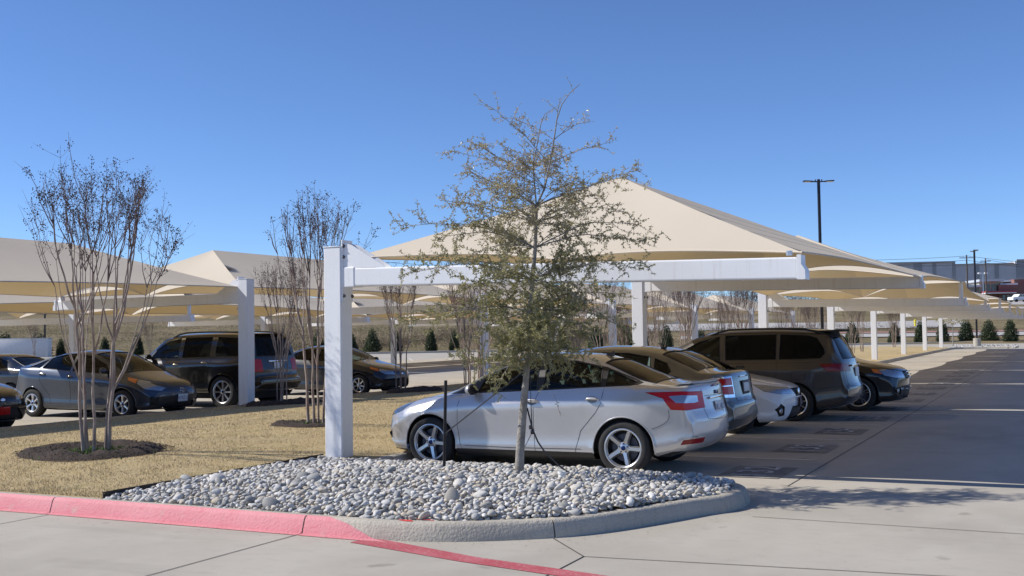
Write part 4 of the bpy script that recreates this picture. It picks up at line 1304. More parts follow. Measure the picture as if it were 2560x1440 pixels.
nms = ['broad green shrub in front of the white wall at the left edge', 'broad green shrub right of the white wall', 'narrow evergreen just left of the far double-armed shade post', 'evergreen seen left of the stems of the nearest bare tree', 'evergreen seen just right of the stems of the nearest bare tree', 'round-topped dark evergreen left of the dark SUV windscreen',
 'small evergreen in the gap left of the thick white post', 'sliver of evergreen touching the right side of the thick white post', 'dark cone-shaped evergreen standing clear right of the thick white post', 'evergreen half hidden by the bare stems beyond the charcoal sedan', 'evergreen standing alone above the pale far pavement', 'small evergreen left of the shaded post behind the oak',
 'evergreen behind the left side of the oak foliage', 'evergreen behind the right side of the oak foliage', 'evergreen above the roof of the silver sedan', 'large dark evergreen left of the white post that rises behind the silver sedan', 'evergreen directly right of the white post that rises behind the silver sedan', 'pointed evergreen left of the thick cluster of pale stems', 'lower evergreen right of the thick cluster of pale stems', 'small evergreen among bare trees above the minivan windscreen',
 'small evergreen left of the third white post', 'grey-green shrub right of the third white post', 'smallest evergreen above the minivan roof', 'tall narrow evergreen beyond the minivan tail', 'evergreen between the fifth and sixth white posts', 'evergreen showing on both sides of the seventh white post', 'evergreen beside the last white post', 'cone-shaped evergreen between the young tree and the far lamp post', 'cone-shaped evergreen just right of the far lamp post', 'rightmost cone-shaped evergreen at the right edge']
for i, (px, py, sc, w) in enumerate(SH):
    shrub(px, py, sc, nms[i], i, w)
q = gnd(2383, 868)
e = empty('young_tree', (q.x, q.y, 0), label='young tree with a thin trunk and flat olive crown at the end of the row', cat='tree')
MB().tube([(0, 0, -.1), (0, 0, 1.4), (.03, 0, 2.2)], [.05, .04, .03], 7).build('trunk', M['oak_bark'], e)
def blob(r, n):
    d = r.normal(size=(n, 3)); d /= np.linalg.norm(d, axis=1)[:, None]; q = r.uniform(.2, 1, n) ** .5
    return d * q[:, None] * np.array([1.9, 1.9, .85]) + np.array([0, 0, 2.75])
me = leafy(99, 1700, blob, M['oak_leaf'], .13, 'crown')
link('crown', me, e, kind='stuff')

# brush and scrub beyond the far edge: nobody could count it
def scrub(name, n, pxr, rr, hmax, size, label, greens=.5, gap=0.45):
    r = np.random.RandomState(hash(name) % 1000 if False else len(name) * 7)
    px = r.uniform(*pxr, n); rad = r.uniform(*rr, n)
    P = np.zeros((n, 3))
    for i in range(n):
        d = ray(px[i], 830); a = Vector((d.x, d.y)).normalized(); x, y = a.x * rad[i], a.y * rad[i]
        hh = hmax * max(.12, .55 + 1.0 * noise.noise(Vector((x * .09, y * .09, 2))) + .35 * noise.noise(Vector((x * .5, y * .5, 5))))
        P[i] = (x, y, T(x, y) + hh * r.uniform(0, 1) ** .8)
    D = r.normal(size=(n, 3)); D[:, 2] = np.abs(D[:, 2]) * 1.2 + .3
    V, F = leaves_arrays(P, D, r.uniform(size * .8, size * 2.2, n), r.uniform(size * .15, size * .4, n))
    me = np_mesh(name, V, F, M['brush_leaf'], smooth=False)
    tn = np.array([.35 + .9 * noise.noise(Vector((p[0] * .06, p[1] * .06, 8))) + .15 * (p[2] > 2) for p in P]) + r.uniform(-.2, .2, n)
    float_attr(me, np.repeat(np.clip(tn, 0, 1), 4))
    link(name, me, kind='stuff', label=label, cat='brush')
scrub('dry_brush', 60000, (600, 1660), (128, 150), 3.2, .13, 'grey-brown dry brush along the edge of the field')
scrub('field_brush', 20000, (-100, 700), (132, 210), 1.5, .13, 'low scattered scrub on the field at left')
scrub('distant_treeline', 30000, (-200, 2300), (300, 345), 5.0, .45, 'low dark tree line on the horizon')
scrub('bank_brush', 9000, (1640, 2380), (152, 162), 1.0, .12, 'low scrub on the bank beyond the lot')
# ------------------------------------------------------------------ cars
def pchip(x, y, q):
    x = np.asarray(x, float); y = np.asarray(y, float); q = np.asarray(q, float)
    h = np.diff(x); h[h < 1e-9] = 1e-9; d = np.diff(y) / h
    m = np.zeros(len(x))
    for i in range(1, len(x) - 1):
        if d[i - 1] * d[i] > 0:
            w1, w2 = 2 * h[i] + h[i - 1], h[i] + 2 * h[i - 1]
            m[i] = (w1 + w2) / (w1 / d[i - 1] + w2 / d[i])
    m[0], m[-1] = d[0], d[-1]
    k = np.clip(np.searchsorted(x, q) - 1, 0, len(x) - 2)
    t = (q - x[k]) / h[k]; t = np.clip(t, 0, 1)
    return (1 + 2 * t) * (1 - t) ** 2 * y[k] + t * (1 - t) ** 2 * h[k] * m[k] + t * t * (3 - 2 * t) * y[k + 1] + t * t * (t - 1) * h[k] * m[k + 1]
def cv(pts, q): return pchip([p[0] for p in pts], [p[1] for p in pts], q)

def build_car(spec, label, cat, pos, heading, group='cars parked under and beside the canopies', quality=1.0):
    """spec in metres: x runs from the front bumper back. pos = middle of the front bumper on the ground, heading = way the nose points"""
    sp = spec; L = sp['L']; Wm = sp['W']
    name = sp.get('name', 'parked_car')
    fx, fy = math.cos(heading), math.sin(heading)
    e = empty(name, (pos[0] - fx * L / 2, pos[1] - fy * L / 2, pos[2] if len(pos) > 2 else 0), heading, label=label, cat=cat, group=group)
    body_m = sp['paint']
    X = lambda x: L / 2 - x
    top = sp['top']
    P = np.array(top, float)
    s = np.concatenate([[0], np.cumsum(np.hypot(np.diff(P[:, 0]), np.diff(P[:, 1])))])
    N = int(96 * quality)
    q = np.linspace(0, s[-1], N)
    q = np.unique(np.concatenate([q, np.linspace(0, .35, 10), np.linspace(s[-1] - .6, s[-1], 14)]))
    xs = pchip(s, P[:, 0], q); zt = pchip(s, P[:, 1], q)
    zb = np.minimum(cv(sp['bot'], xs), zt - .012)
    zsf = cv(sp['belt'], xs); zs = np.minimum(zsf, zt - .02 - .12 * np.maximum(0, zt - .7) * 0)
    Wd = cv(sp['width'], xs); wr = np.minimum(cv(sp['rail'], xs), Wd * .93)
    rd = cv(sp['rdrop'], xs)
    zr = np.maximum(zt - rd, zs + (zt - zs) * .45)
    rows = []
    flare = np.zeros_like(xs)
    for ax in (sp['ax1'], sp['ax2']): flare += sp.get('flare', .016) * np.exp(-((xs - ax) / .40) ** 4)
    H_ = zs - zb
    def row(y, z): rows.append((y, z))
    row(np.zeros_like(xs), zb)
    row(Wd * .80, zb)
    row(Wd * .95 + flare * .6, zb + .05 * np.minimum(1, H_ / .3))
    row(Wd * .982 + flare, zb + .17 * H_)
    row(Wd * .972 + flare, zb + .30 * H_)
    row(Wd * .985 + flare, zb + .58 * H_)
    row(Wd * 1.0 + flare * .3, zb + .82 * H_)
    row(Wd * .975, zb + .90 * H_)
    row(Wd * .93, zs)
    gh = zr - zs
    row(Wd * .93 + (wr - Wd * .93) * .52 + .018 * np.minimum(1, gh / .3), zs + gh * .55)
    row(wr, zr)
    row(wr * .82, zr + (zt - zr) * .52)
    row(wr * .42, zr + (zt - zr) * .90)
    row(np.zeros_like(xs), zt)
    Y = np.array([r[0] for r in rows]); Z = np.array([r[1] for r in rows])   # rows x stations
    sub = [2, 2, 2, 2, 3, 3, 2, 2, 4, 4, 3, 3, 3]
    YY, ZZ = [], []
    for i in range(len(xs)):
        dd = np.concatenate([[0], np.cumsum(np.hypot(np.diff(Y[:, i]), np.diff(Z[:, i])) + 1e-4)])
        tt = [0.0]
        for k, n in enumerate(sub): tt += list(dd[k] + (dd[k + 1] - dd[k]) * np.arange(1, n + 1) / n)
        YY.append(pchip(dd, Y[:, i], tt)); ZZ.append(pchip(dd, Z[:, i], tt))
    YY = np.array(YY); ZZ = np.array(ZZ)   # stations x pts
    ns, npt = YY.shape
    bf, br = sp.get('bendf', .30), sp.get('bendr', .20)
    XX = np.repeat(xs[:, None], npt, 1)
    kf = np.clip(1 - XX / 1.15, 0, 1) ** 1.6; kr = np.clip(1 - (L - XX) / .95, 0, 1) ** 1.5
    yn = np.abs(YY) / Wm
    XX = XX + bf * kf * yn ** 2.4 - br * kr * yn ** 2.6
    # windscreen and backlight bow outwards in the middle
    bm = bmesh.new()
    def vert(i, j, sg): return bm.verts.new((X(XX[i, j]), sg * YY[i, j], ZZ[i, j]))
    A = [[vert(i, j, 1) for j in range(npt)] for i in range(ns)]
    B = [[vert(i, j, -1) for j in range(npt)] for i in range(ns)]
    for G, fl in ((A, False), (B, True)):
        for i in range(ns - 1):
            for j in range(npt - 1):
                f = [G[i][j], G[i][j + 1], G[i + 1][j + 1], G[i + 1][j]]
                bm.faces.new(f[::-1] if not fl else f)
        for i, rv in ((0, True), (ns - 1, False)):
            f = G[i][:]; f = f if (rv ^ fl) else f[::-1]
            try: bm.faces.new(f)
            except Exception: pass
    bmesh.ops.remove_doubles(bm, verts=bm.verts, dist=.0008)
    bmesh.ops.recalc_face_normals(bm, faces=bm.faces)
    bm.normal_update()
    tree = BVHTree.FromBMesh(bm)
    def side(x, z, sg):
        h = tree.ray_cast(Vector((X(x), sg * 2.5, z)), Vector((0, -sg, 0)))
        return (h[0], h[1]) if h[0] else (Vector((X(x), sg * Wm, z)), Vector((0, sg, 0)))
    def back(y, z, front=False):
        h = tree.ray_cast(Vector((X(-1) if front else X(L + 1), y, z)), Vector((-1 if front else 1, 0, 0)))
        return (h[0], h[1]) if h[0] else (Vector((X(0 if front else L), y, z)), Vector((1 if front else -1, 0, 0)))
    def over(x, y):
        h = tree.ray_cast(Vector((X(x), y, 3)), Vector((0, 0, -1)))
        return (h[0], h[1]) if h[0] else (Vector((X(x), y, 1)), Vector((0, 0, 1)))
    lay = bm.faces.layers.int.new('tag')
    names = ['body']
    def cut(nm, view, poly, lim, both=True, ok=None):
        """view 'x': poly (y,z); 'y': poly (x,z); 'z': poly (x,y). lim = (lo,hi) on the remaining axis (car coordinates, y as |y|)"""
        if nm not in names: names.append(nm)
        idx = names.index(nm)
        ia, ib = {'x': (1, 2), 'y': (0, 2), 'z': (0, 1)}[view]
        pg = [(X(a) if ia == 0 else a, b) for a, b in poly]
        ar = sum(pg[i][0] * pg[(i + 1) % len(pg)][1] - pg[(i + 1) % len(pg)][0] * pg[i][1] for i in range(len(pg)))
        if ar < 0: pg = pg[::-1]
        amn, amx = min(p[0] for p in pg) - .01, max(p[0] for p in pg) + .01
        bmn, bmx = min(p[1] for p in pg) - .01, max(p[1] for p in pg) + .01
        def third(c): return {'x': L / 2 - c.x, 'y': abs(c.y), 'z': c.z}[view]
        def sel():
            out = []
            for f in bm.faces:
                vs = [v.co for v in f.verts]
                a_ = [v[ia] for v in vs]; b_ = [v[ib] for v in vs]
                if view == 'x' and both and False: pass
                if max(a_) < amn or min(a_) > amx or max(b_) < bmn or min(b_) > bmx: continue
                t_ = [third(v) for v in vs]
                if max(t_) < lim[0] or min(t_) > lim[1]: continue
                if ok and not ok(f): continue
                out.append(f)
            return out
        ed = []
        for i in range(len(pg)):
            p, q_ = pg[i], pg[(i + 1) % len(pg)]
            n2 = Vector((q_[1] - p[1], -(q_[0] - p[0]))).normalized()
            co = Vector((0, 0, 0)); no = Vector((0, 0, 0))
            co[ia], co[ib] = p; no[ia], no[ib] = n2
            ed.append((co, no))
            fs = sel()
            geom = list({v for f in fs for v in f.verts}) + list({g for f in fs for g in f.edges}) + fs
            bmesh.ops.bisect_plane(bm, geom=geom, plane_co=co, plane_no=no, dist=.0004)
        for v_ in (lim[0], lim[1]):
            if abs(v_) > 5: continue
            for sg in ((1, -1) if view == 'y' else (1,)):
                co = Vector((0, 0, 0)); no = Vector((0, 0, 0)); k = {'x': 0, 'y': 1, 'z': 2}[view]
                co[k] = X(v_) if view == 'x' else v_ * sg; no[k] = 1
                fs = sel()
                geom = list({v for f in fs for v in f.verts}) + list({g for f in fs for g in f.edges}) + fs
                bmesh.ops.bisect_plane(bm, geom=geom, plane_co=co, plane_no=no, dist=.0004)
        for f in bm.faces:
            c = f.calc_center_median()
            if not (lim[0] - 1e-4 <= third(c) <= lim[1] + 1e-4): continue
            if ok and not ok(f): continue
            if all((c - co).dot(no) <= 1e-5 for co, no in ed): f[lay] = idx
    cut_defs = sp['cuts']
    ax1, ax2, WR = sp['ax1'], sp['ax2'], sp['wr']
    for nm, view, poly, lim in cut_defs:
        okf = None
        if view == 'z': okf = lambda f: f.normal.z > .12
        elif view == 'y': okf = lambda f: abs(f.normal.y) > .08
        elif view == 'x' and lim[1] > L / 2: okf = lambda f: f.normal.x < -.03
        elif view == 'x': okf = lambda f: f.normal.x > .05
        if view == 'y' or view == 'x' and all(abs(p[0]) < 1e-6 or True for p in poly) and nm in ('x',):
            cut(nm, view, poly, lim, ok=okf)
        elif view == 'x' and min(p[0] for p in poly) >= 0:
            cut(nm, view, poly, lim, ok=okf); cut(nm, view, [(-a, b) for a, b in poly], lim, ok=okf)
        else: cut(nm, view, poly, lim, ok=okf)
    arch_r = sp.get('arch', WR + .055)
    for ax in (ax1, ax2):
        poly = [(ax + arch_r * math.cos(a), WR - .01 + arch_r * math.sin(a)) for a in [math.pi * i / 12 for i in range(13)]] + [(ax - arch_r, -.1), (ax + arch_r, -.1)]
        cut('arch_hole', 'y', poly, (Wm * .45, 9))
    hole = names.index('arch_hole')
    bmesh.ops.delete(bm, geom=[f for f in bm.faces if f[lay] == hole], context='FACES')
    MATS = {'body': body_m, 'windshield': M['glass'], 'rear_window': sp.get('rearglass', M['dark_glass']), 'side_window': sp.get('sideglass', M['glass']), 'rear_side_window': sp.get('rearsideglass', M['dark_glass']), 'window_pillar': M['black_plastic'],
            'tail_light': sp.get('tail', M['red_lens']), 'tail_light_lens': M['white_lens'], 'headlight': sp.get('headglass', M['white_lens']), 'turn_light': M['orange_lens'], 'grille': M['black_plastic'], 'sill': M['black_plastic'], 'bumper_lower': M['black_plastic'], 'fog_recess': M['black_plastic'], 'reflector': M['dim_red_lens'], 'license_recess': sp['paint'], 'chrome_strip': M['chrome'], 'tail_chrome': M['chrome']}
    # one mesh per region (left and right apart where they are apart)
    bm.verts.ensure_lookup_table()
    for idx, nm in enumerate(names):
        if nm == 'arch_hole': continue
        fs_all = [f for f in bm.faces if f[lay] == idx]
        if not fs_all: continue
        # split in connected pieces for lights and windows
        groups = [fs_all] if nm == 'body' else []
        if nm != 'body':
            left = set(fs_all)
            while left:
                st = [left.pop()]; comp = [st[0]]
                while st:
                    f = st.pop()
                    for ed_ in f.edges:
                        for g in ed_.link_faces:
                            if g in left: left.discard(g); st.append(g); comp.append(g)
                if len(comp) > 2: groups.append(comp)
        for comp in groups:
            vm = {}; Vv = []; Ff = []
            push = {'side_window': -.010, 'rear_side_window': -.010, 'windshield': -.006, 'rear_window': -.006, 'grille': -.025, 'fog_recess': -.02, 'headlight': .003, 'tail_light': .004, 'tail_light_lens': .005}.get(nm, 0)
            for f in comp:
                ff = []
                for v in f.verts:
                    if v.index not in vm:
                        vm[v.index] = len(Vv); Vv.append((v.co + v.normal * push)[:])
                    ff.append(vm[v.index])
                Ff.append(ff)
            me = np_mesh(nm, Vv, Ff, MATS.get(nm, M['black_plastic']), smooth=True, ang=38)
            ob = link(nm, me, e)
            if nm in ('side_window', 'rear_side_window', 'windshield', 'rear_window', 'headlight', 'tail_light', 'grille'):
                edc = {}
                for f in comp:
                    for ed_ in f.edges: edc[ed_] = edc.get(ed_, 0) + 1
                w = {'windshield': .010, 'rear_window': .010}.get(nm, .007 if 'window' in nm else .003)
                tb = MB()
                for ed_, c_ in edc.items():
                    if c_ == 1:
                        a_, b_ = ed_.verts[0].co, ed_.verts[1].co
                        if (b_ - a_).length > 1e-4: tb.tube([a_, b_], w, 4, cap=True)
                if tb.v: tb.build('seal', M['black_plastic'] if not (sp.get('chrome_sides') and 'side' in nm) else M['chrome'], ob)
    # panel gaps
    class _S:
        v = True
        def tube(s, pts, w, n): MB().tube(pts, w * .85, n).build('panel_gap', M['gap'], e)
    seams = _S()
    def seam(pts, sg, w=.0035):
        out = []
        for (x0, z0), (x1, z1) in zip(pts, pts[1:]):
            n = max(2, int(math.hypot(x1 - x0, z1 - z0) / .05))
            for i in range(n + (1 if (x1, z1) == pts[-1] else 0)):
                t = i / n; h, no = side(x0 + (x1 - x0) * t, z0 + (z1 - z0) * t, sg)
                out.append(h + no * .0002)
        if len(out) > 1: seams.tube(out, w, 4)
    for pts in sp.get('seams', []):
        for sg in (1, -1): seam(pts, sg)
    for pts in sp.get('topseams', []):
        for sg in (1, -1):
            out = []
            for (x0, y0), (x1, y1) in zip(pts, pts[1:]):
                for i in range(9):
                    t = i / 8; h, no = over(x0 + (x1 - x0) * t, sg * (y0 + (y1 - y0) * t)); out.append(h + no * .0002)
            seams.tube(out, .0035, 4)
    for pts in sp.get('rearseams', []):
        for sg in (1, -1):
            out = []
            for (y0, z0), (y1, z1) in zip(pts, pts[1:]):
                for i in range(9):
                    t = i / 8; h, no = back(sg * (y0 + (y1 - y0) * t), z0 + (z1 - z0) * t); out.append(h + no * .0002)
            seams.tube(out, .0035, 4)
    # arch liners and lips
    for ax in (ax1, ax2):
        for sg in (1, -1):
            m = MB(); n = 18
            V_, F_ = [], []
            for i in range(n + 1):
                a = math.pi * i / n * 1.06 - .09
                for yy in (.42 * Wm, .90 * Wm):
                    V_.append((X(ax) + (arch_r + .02) * math.cos(a), sg * yy, WR - .01 + (arch_r + .02) * math.sin(a)))
            for i in range(n): F_.append((2 * i, 2 * i + 1, 2 * i + 3, 2 * i + 2))
            b = len(V_); V_.append((X(ax), sg * .42 * Wm, WR))
            for i in range(n): F_.append((b, 2 * i, 2 * i + 2))
            m.add(V_, F_); m.build('wheel_well', M['interior'], e)
            lip = []
            for i in range(25):
                a = math.pi * i / 24 * 1.10 - .16
                px_, pz_ = ax - (arch_r + .004) * math.cos(a), WR - .01 + (arch_r + .004) * math.sin(a)
                if pz_ < cv(sp['bot'], [px_])[0] + .04: continue
                h, no = side(px_, pz_, sg); lip.append(h + no * .001)
            if len(lip) > 3: MB().tube(lip, .009, 6).build('arch_lip', body_m if not sp.get('blacklip') else M['black_plastic'], e)
    # floor, cabin and seats
    cb = MB()
    cb.box((X(L * .50), 0, .30), (L * .80, Wm * 1.5, .16))
    cb.build('underbody', M['interior'], e)
    c0, c1, zf = sp['cabin']
    cab = MB()
    zb_ = sp['beltz'] - .03
    for sg in (1, -1):
        cab.add([(X(c0), sg * (Wm * .86), .3), (X(c1), sg * (Wm * .86), .3), (X(c1), sg * (Wm * .86), zb_), (X(c0), sg * (Wm * .86), zb_)], [(0, 1, 2, 3)])
    cab.box((X(c0 + .02), 0, zb_ - .06), (.35, Wm * 1.66, .14), .03)
    cab.box((X(c1 - .05), 0, zb_ - .12), (.5, Wm * 1.66, .10))
    cab.build('cabin_trim', M['interior'], e)
    for k_, sx_ in enumerate(sp['seats']):
        for sy in ((-.36, .36) if k_ == 0 or not sp.get('bench') else (-.38, 0, .38)):
            st = MB()
            st.box((X(sx_), sy * Wm / .91, .55), (.5, .46 if k_ == 0 else .4, .16), .04)
            Mx = Matrix.Translation((X(sx_ + .30), sy * Wm / .91, .80)) @ Matrix.Rotation(R(-14), 4, 'Y')
            st.box((0, 0, 0), (.12, .46 if k_ == 0 else .40, .58), .05, None) if False else st.box(Vector((X(sx_ + .30), sy * Wm / .91, .82)), (.13, .44 if k_ == 0 else .38, .56), .05, Matrix.Rotation(R(-12), 4, 'Y'))
            st.box(Vector((X(sx_ + .385), sy * Wm / .91, 1.16 + sp.get('dz', 0))), (.09, .26, .18), .04, Matrix.Rotation(R(-8), 4, 'Y'))
            if sp.get('dz', 0) > .1: st.box(Vector((X(sx_ + .35), sy * Wm / .91, 1.0)), (.12, .42, .3), .05)
            st.build('seat', M['seat'], e)
    sw = MB().lathe([(.165 + .014 * math.cos(a), .014 * math.sin(a)) for a in [2 * math.pi * i / 8 for i in range(8)]], 22, Matrix.Translation((X(sp['seats'][0] - .42), .36 * 1, sp['beltz'] + .0)) @ Matrix.Rotation(R(-68), 4, 'Y'), close=True)
    sw.build('steering_wheel', M['interior'], e)
    # wheels
    ww_ = sp.get('tw', .205)
    for ax in (ax1, ax2):
        for sg in (1, -1):
            yo = sg * (Wm + sp.get('wout', -.010))
            Mw = Matrix.Translation((X(ax), yo, WR)) @ Matrix.Rotation(R(-90) * sg, 4, 'X')    # local +z points outboard
            rr = sp['rim']
            wh_ = MB().lathe([(rr - .012, -.012), (rr + .01, -.002), (rr + (WR - rr) * .45, .006), (WR - .018, -.008), (WR - .003, -.026), (WR, -.05), (WR, -ww_ + .03), (WR - .02, -ww_), (rr, -ww_)], 44, Mw).build('wheel', M['tyre'], e, ang=60)
            MB().lathe([(rr + .002, -.004), (rr - .010, -.006), (rr - .020, -.022), (rr - .024, -.10), (rr - .05, -.17), (0, -.175)], 40, Mw).build('rim_barrel', M['alloy_dark'], wh_)
            MB().lathe([(rr + .004, -.014), (rr + .003, -.002), (rr - .006, .0), (rr - .016, -.006), (rr - .020, -.022), (rr - .026, -.030)], 44, Mw).build('rim_lip', M['alloy'], wh_)
            sk = MB(); n = sp['spokes']; style = sp.get('spoke_w', (.040, .026, .045))
            for k in range(n):
                an = 2 * math.pi * k / n + sp.get('spoke_rot', math.pi / 2)
                if sp.get('split'):
                    offs = (-sp['split'], sp['split'])
                else: offs = (0,)
                for of_ in offs:
                    w0, w1, w2 = style
                    V_ = []
                    for (r_, w_, zf_, zb2) in ((.045, w0, -.028, -.07), (rr * .45, w1, -.020, -.055), (rr * .75, w1 * 1.08, -.012, -.045), (rr - .014, w2, -.008, -.045)):
                        o_ = of_ * (r_ / rr)
                        for (yy, zz) in ((-w_, zb2), (-w_ * .55, zf_ + .004 * 0), (w_ * .55, zf_), (w_, zb2)): V_.append(Mw @ Matrix.Rotation(an, 4, 'Z') @ Vector((r_, yy + o_, zz)))
                    F_ = []
                    for i in range(3):
                        for j in range(3): F_.append((4 * i + j, 4 * i + j + 1, 4 * i + j + 5, 4 * i + j + 4))
                    F_ += [(0, 1, 2, 3), (15, 14, 13, 12)]
                    sk.add([v[:] for v in V_], F_)
            sk.lathe([(0, -.020), (.042, -.022), (.070, -.032), (.072, -.075)], 24, Mw)
            sk.build('spokes', M['alloy'], wh_)
            MB().lathe([(0, -.010), (.022, -.011), (.028, -.016), (.030, -.024)], 20, Mw).build('hub_cap', sp.get('hub', M['badge_blue']), wh_)
            nb = MB()
            for k in range(5):
                an = 2 * math.pi * (k + .5) / 5 + math.pi / 2
                nb.lathe([(0, -.016), (.010, -.017), (.012, -.03)], 8, Mw @ Matrix.Translation((.052 * math.cos(an), .052 * math.sin(an), 0)))
            nb.build('lug_nuts', M['bolt'], wh_)
            MB().lathe([(0, -.10), (rr * .72, -.10), (rr * .72, -.12)], 26, Mw).build('brake_disc', M['bolt'], wh_)
    # door handles and mirrors
    for (x_, z_) in sp.get('handles', []):
        for sg in (1, -1):
            h, no = side(x_, z_, sg)
            cup = MB().lathe([(0, .0015), (.045, .0015), (.052, .0005)], 18, Matrix.Translation(h) @ no.to_track_quat('Z', 'Y').to_matrix().to_4x4() @ Matrix.Diagonal((1.25, .8, 1, 1)))
            hd = MB().tube([h + no * .004 + Vector((.085, 0, 0)), h + no * .036 + Vector((.055, 0, .004)), h + no * .040 + Vector((0, 0, .006)), h + no * .036 + Vector((-.055, 0, .004)), h + no * .004 + Vector((-.085, 0, 0))], [.012, .015, .016, .015, .012], 8)
            o = hd.build('door_handle', sp.get('handle_mat', body_m), e); cup.build('handle_recess_shade', sp['paint_shade'] if 'paint_shade' in sp else M['alloy_dark'], o)  # flat dark disc, shade of the hollow behind the handle put into colour
    mx_, mz_ = sp['mirror']
    for sg in (1, -1):
        h, no = side(mx_, mz_, sg)
        c = h + Vector((-.01, sg * .125, .045))
        m = MB(); bmm = bmesh.new(); bmesh.ops.create_uvsphere(bmm, u_segments=20, v_segments=12, radius=1)
        for v in bmm.verts:
            x_, y_, z_ = v.co; 
            k = .5 if x_ < 0 else 1.0
            v.co = Vector((x_ * .075 * (1 if x_ > 0 else .35), y_ * .098, z_ * (.066 + .012 * (y_ * sg)))) + c
        bmm.verts.index_update()
        m.add([v.co[:] for v in bmm.verts], [[v.index for v in f.verts] for f in bmm.faces]); bmm.free()
        mo = m.build('door_mirror', sp.get('mirror_mat', body_m), e)
        MB().lathe([(0, 0), (.9, 0), (1, -.008), (1.02, -.03), (.96, -.06)], 20, Matrix.Translation(c - Vector((.030, 0, 0))) @ Matrix.Rotation(R(-90), 4, 'Y') @ Matrix.Diagonal((.066, .095, 1, 1))).build('mirror_glass', M['black_plastic'], mo)
        MB().tube([h - Vector((0, sg * .02, 0)), h + Vector((0, sg * .04, .012)), c - Vector((0, sg * .05, .04))], [.028, .022, .02], 8).build('mirror_arm', M['black_plastic'], mo)
    # plates and badges
    def on_end(y, z, w, h_, th, m, nm, front=False, parent=None, roundy=False, txt=None):
        parent = parent or e
        pt, no = back(y, z, front)
        no = Vector((no.x, no.y * .5, no.z * .5)).normalized()
        Q = no.to_track_quat('Z', 'Y').to_matrix().to_4x4()
        # keep the plate level
        xax = Vector((0, 0, 1)).cross(no).normalized(); yax = no.cross(xax)
        Q = Matrix((xax, yax, no)).transposed().to_4x4()
        Mx = Matrix.Translation(pt + no * (th / 2 + .004)) @ Q
        mb = MB()
        if roundy: mb.lathe([(0, th / 2), (.8, th / 2), (1, 0), (1, -th / 2)], 22, Mx @ Matrix.Diagonal((w / 2, h_ / 2, 1, 1)))
        else: mb.box((0, 0, 0), (w, h_, th), min(.006, th / 3), None); mb.v = [(Mx @ Vector(v))[:] for v in mb.v]
        o = mb.build(nm, m, parent)
        if txt:
            cu = bpy.data.curves.new('txt', 'FONT'); cu.body = txt; cu.size = h_ * .62; cu.align_x = 'CENTER'; cu.align_y = 'CENTER'
            tmp = bpy.data.objects.new('tmp', cu); COL.objects.link(tmp); bpy.context.view_layer.update()
            me = bpy.data.meshes.new_from_object(tmp.evaluated_get(bpy.context.evaluated_depsgraph_get())); bpy.data.objects.remove(tmp)
            me.transform(Mx @ Matrix.Translation((0, 0, th / 2 + .0015))); me.materials.clear(); me.materials.append(M['plate_ink'])
            link('plate_text', me, o)
        return o
    for a in sp.get('ends', []): on_end(*a)
    for fn in sp.get('extra', []): fn(e, dict(X=X, side=side, back=back, over=over, L=L, W=Wm, body=body_m))
    bm.free()
    return e

# shared pieces of the specs
def std(L, W, **k):
    d = dict(L=L, W=W,
             bot=[(0, .44), (.03, .30), (.12, .21), (.6, .175), (1.5, .155), (L - 1.1, .165), (L - .55, .22), (L - .2, .29), (L - .05, .38), (L, .46)],
             width=[(0, W * .82), (.1, W * .885), (.35, W * .955), (.8, W * .993), (1.5, W), (L - 1.2, W), (L - .7, W * .985), (L - .35, W * .935), (L - .08, W * .855), (L, W * .79)])
    d.update(k); return d
def fin(x, h=.06):
    def f(e, u):
        p, n = u['over'](x, 0)
        MB().add([(p.x + .09, 0, p.z - .005), (p.x - .07, .022, p.z - .008), (p.x - .07, -.022, p.z - .008), (p.x - .075, 0, p.z + h)], [(0, 1, 3), (0, 3, 2), (1, 2, 3)]).build('antenna_fin', M['black_plastic'], e)
    return f
def mast(x, L_=.42):
    def f(e, u):
        p, n = u['over'](x, 0)
        MB().tube([p, p + Vector((-.28, 0, .22)) * L_ / .42], [.005, .0025], 5).build('antenna', M['black_plastic'], e)
        MB().box((p.x, 0, p.z + .012), (.09, .05, .03), .01).build('antenna_foot', M['black_plastic'], e)
    return f
def roof_rails(x0, x1, y, h=.07):
    def f(e, u):
        for sg in (1, -1):
            pts = []
            n = 12
            for i in range(n + 1):
                x = x0 + (x1 - x0) * i / n
                p, _ = u['over'](x, sg * y)
                lift = h * min(1, min(i, n - i) / 1.6)
                pts.append(p + Vector((0, 0, lift - .005 if 0 < i < n else -.01)))
            MB().tube(pts, .020, 8).build('roof_rail', M['black_plastic'], e)
    return f
def spoiler(x0, x1, yw, z, th=.03, m=None, drop=.0, nm='spoiler'):
    def f(e, u):
        V = []; F = []; n = 16
        for i in range(n + 1):
            y = -yw + 2 * yw * i / n; b = .10 * (abs(y) / yw) ** 2.5
            V += [(u['X'](x0 - b * .6), y, z - .004), (u['X'](x1 - b), y, z + th), (u['X'](x1 + .012 - b), y, z + th - .012), (u['X'](x1 - b - .02), y, z - drop)]
        for i in range(n):
            a = i * 4
            for j in range(3): F.append((a + j, a + j + 4, a + j + 5, a + j + 1))
            F.append((a + 3, a + 7, a + 4, a))
        F += [(0, 1, 2, 3), (n * 4 + 3, n * 4 + 2, n * 4 + 1, n * 4)]
        MB().add(V, F).build(nm, m or u['body'], e)
    return f
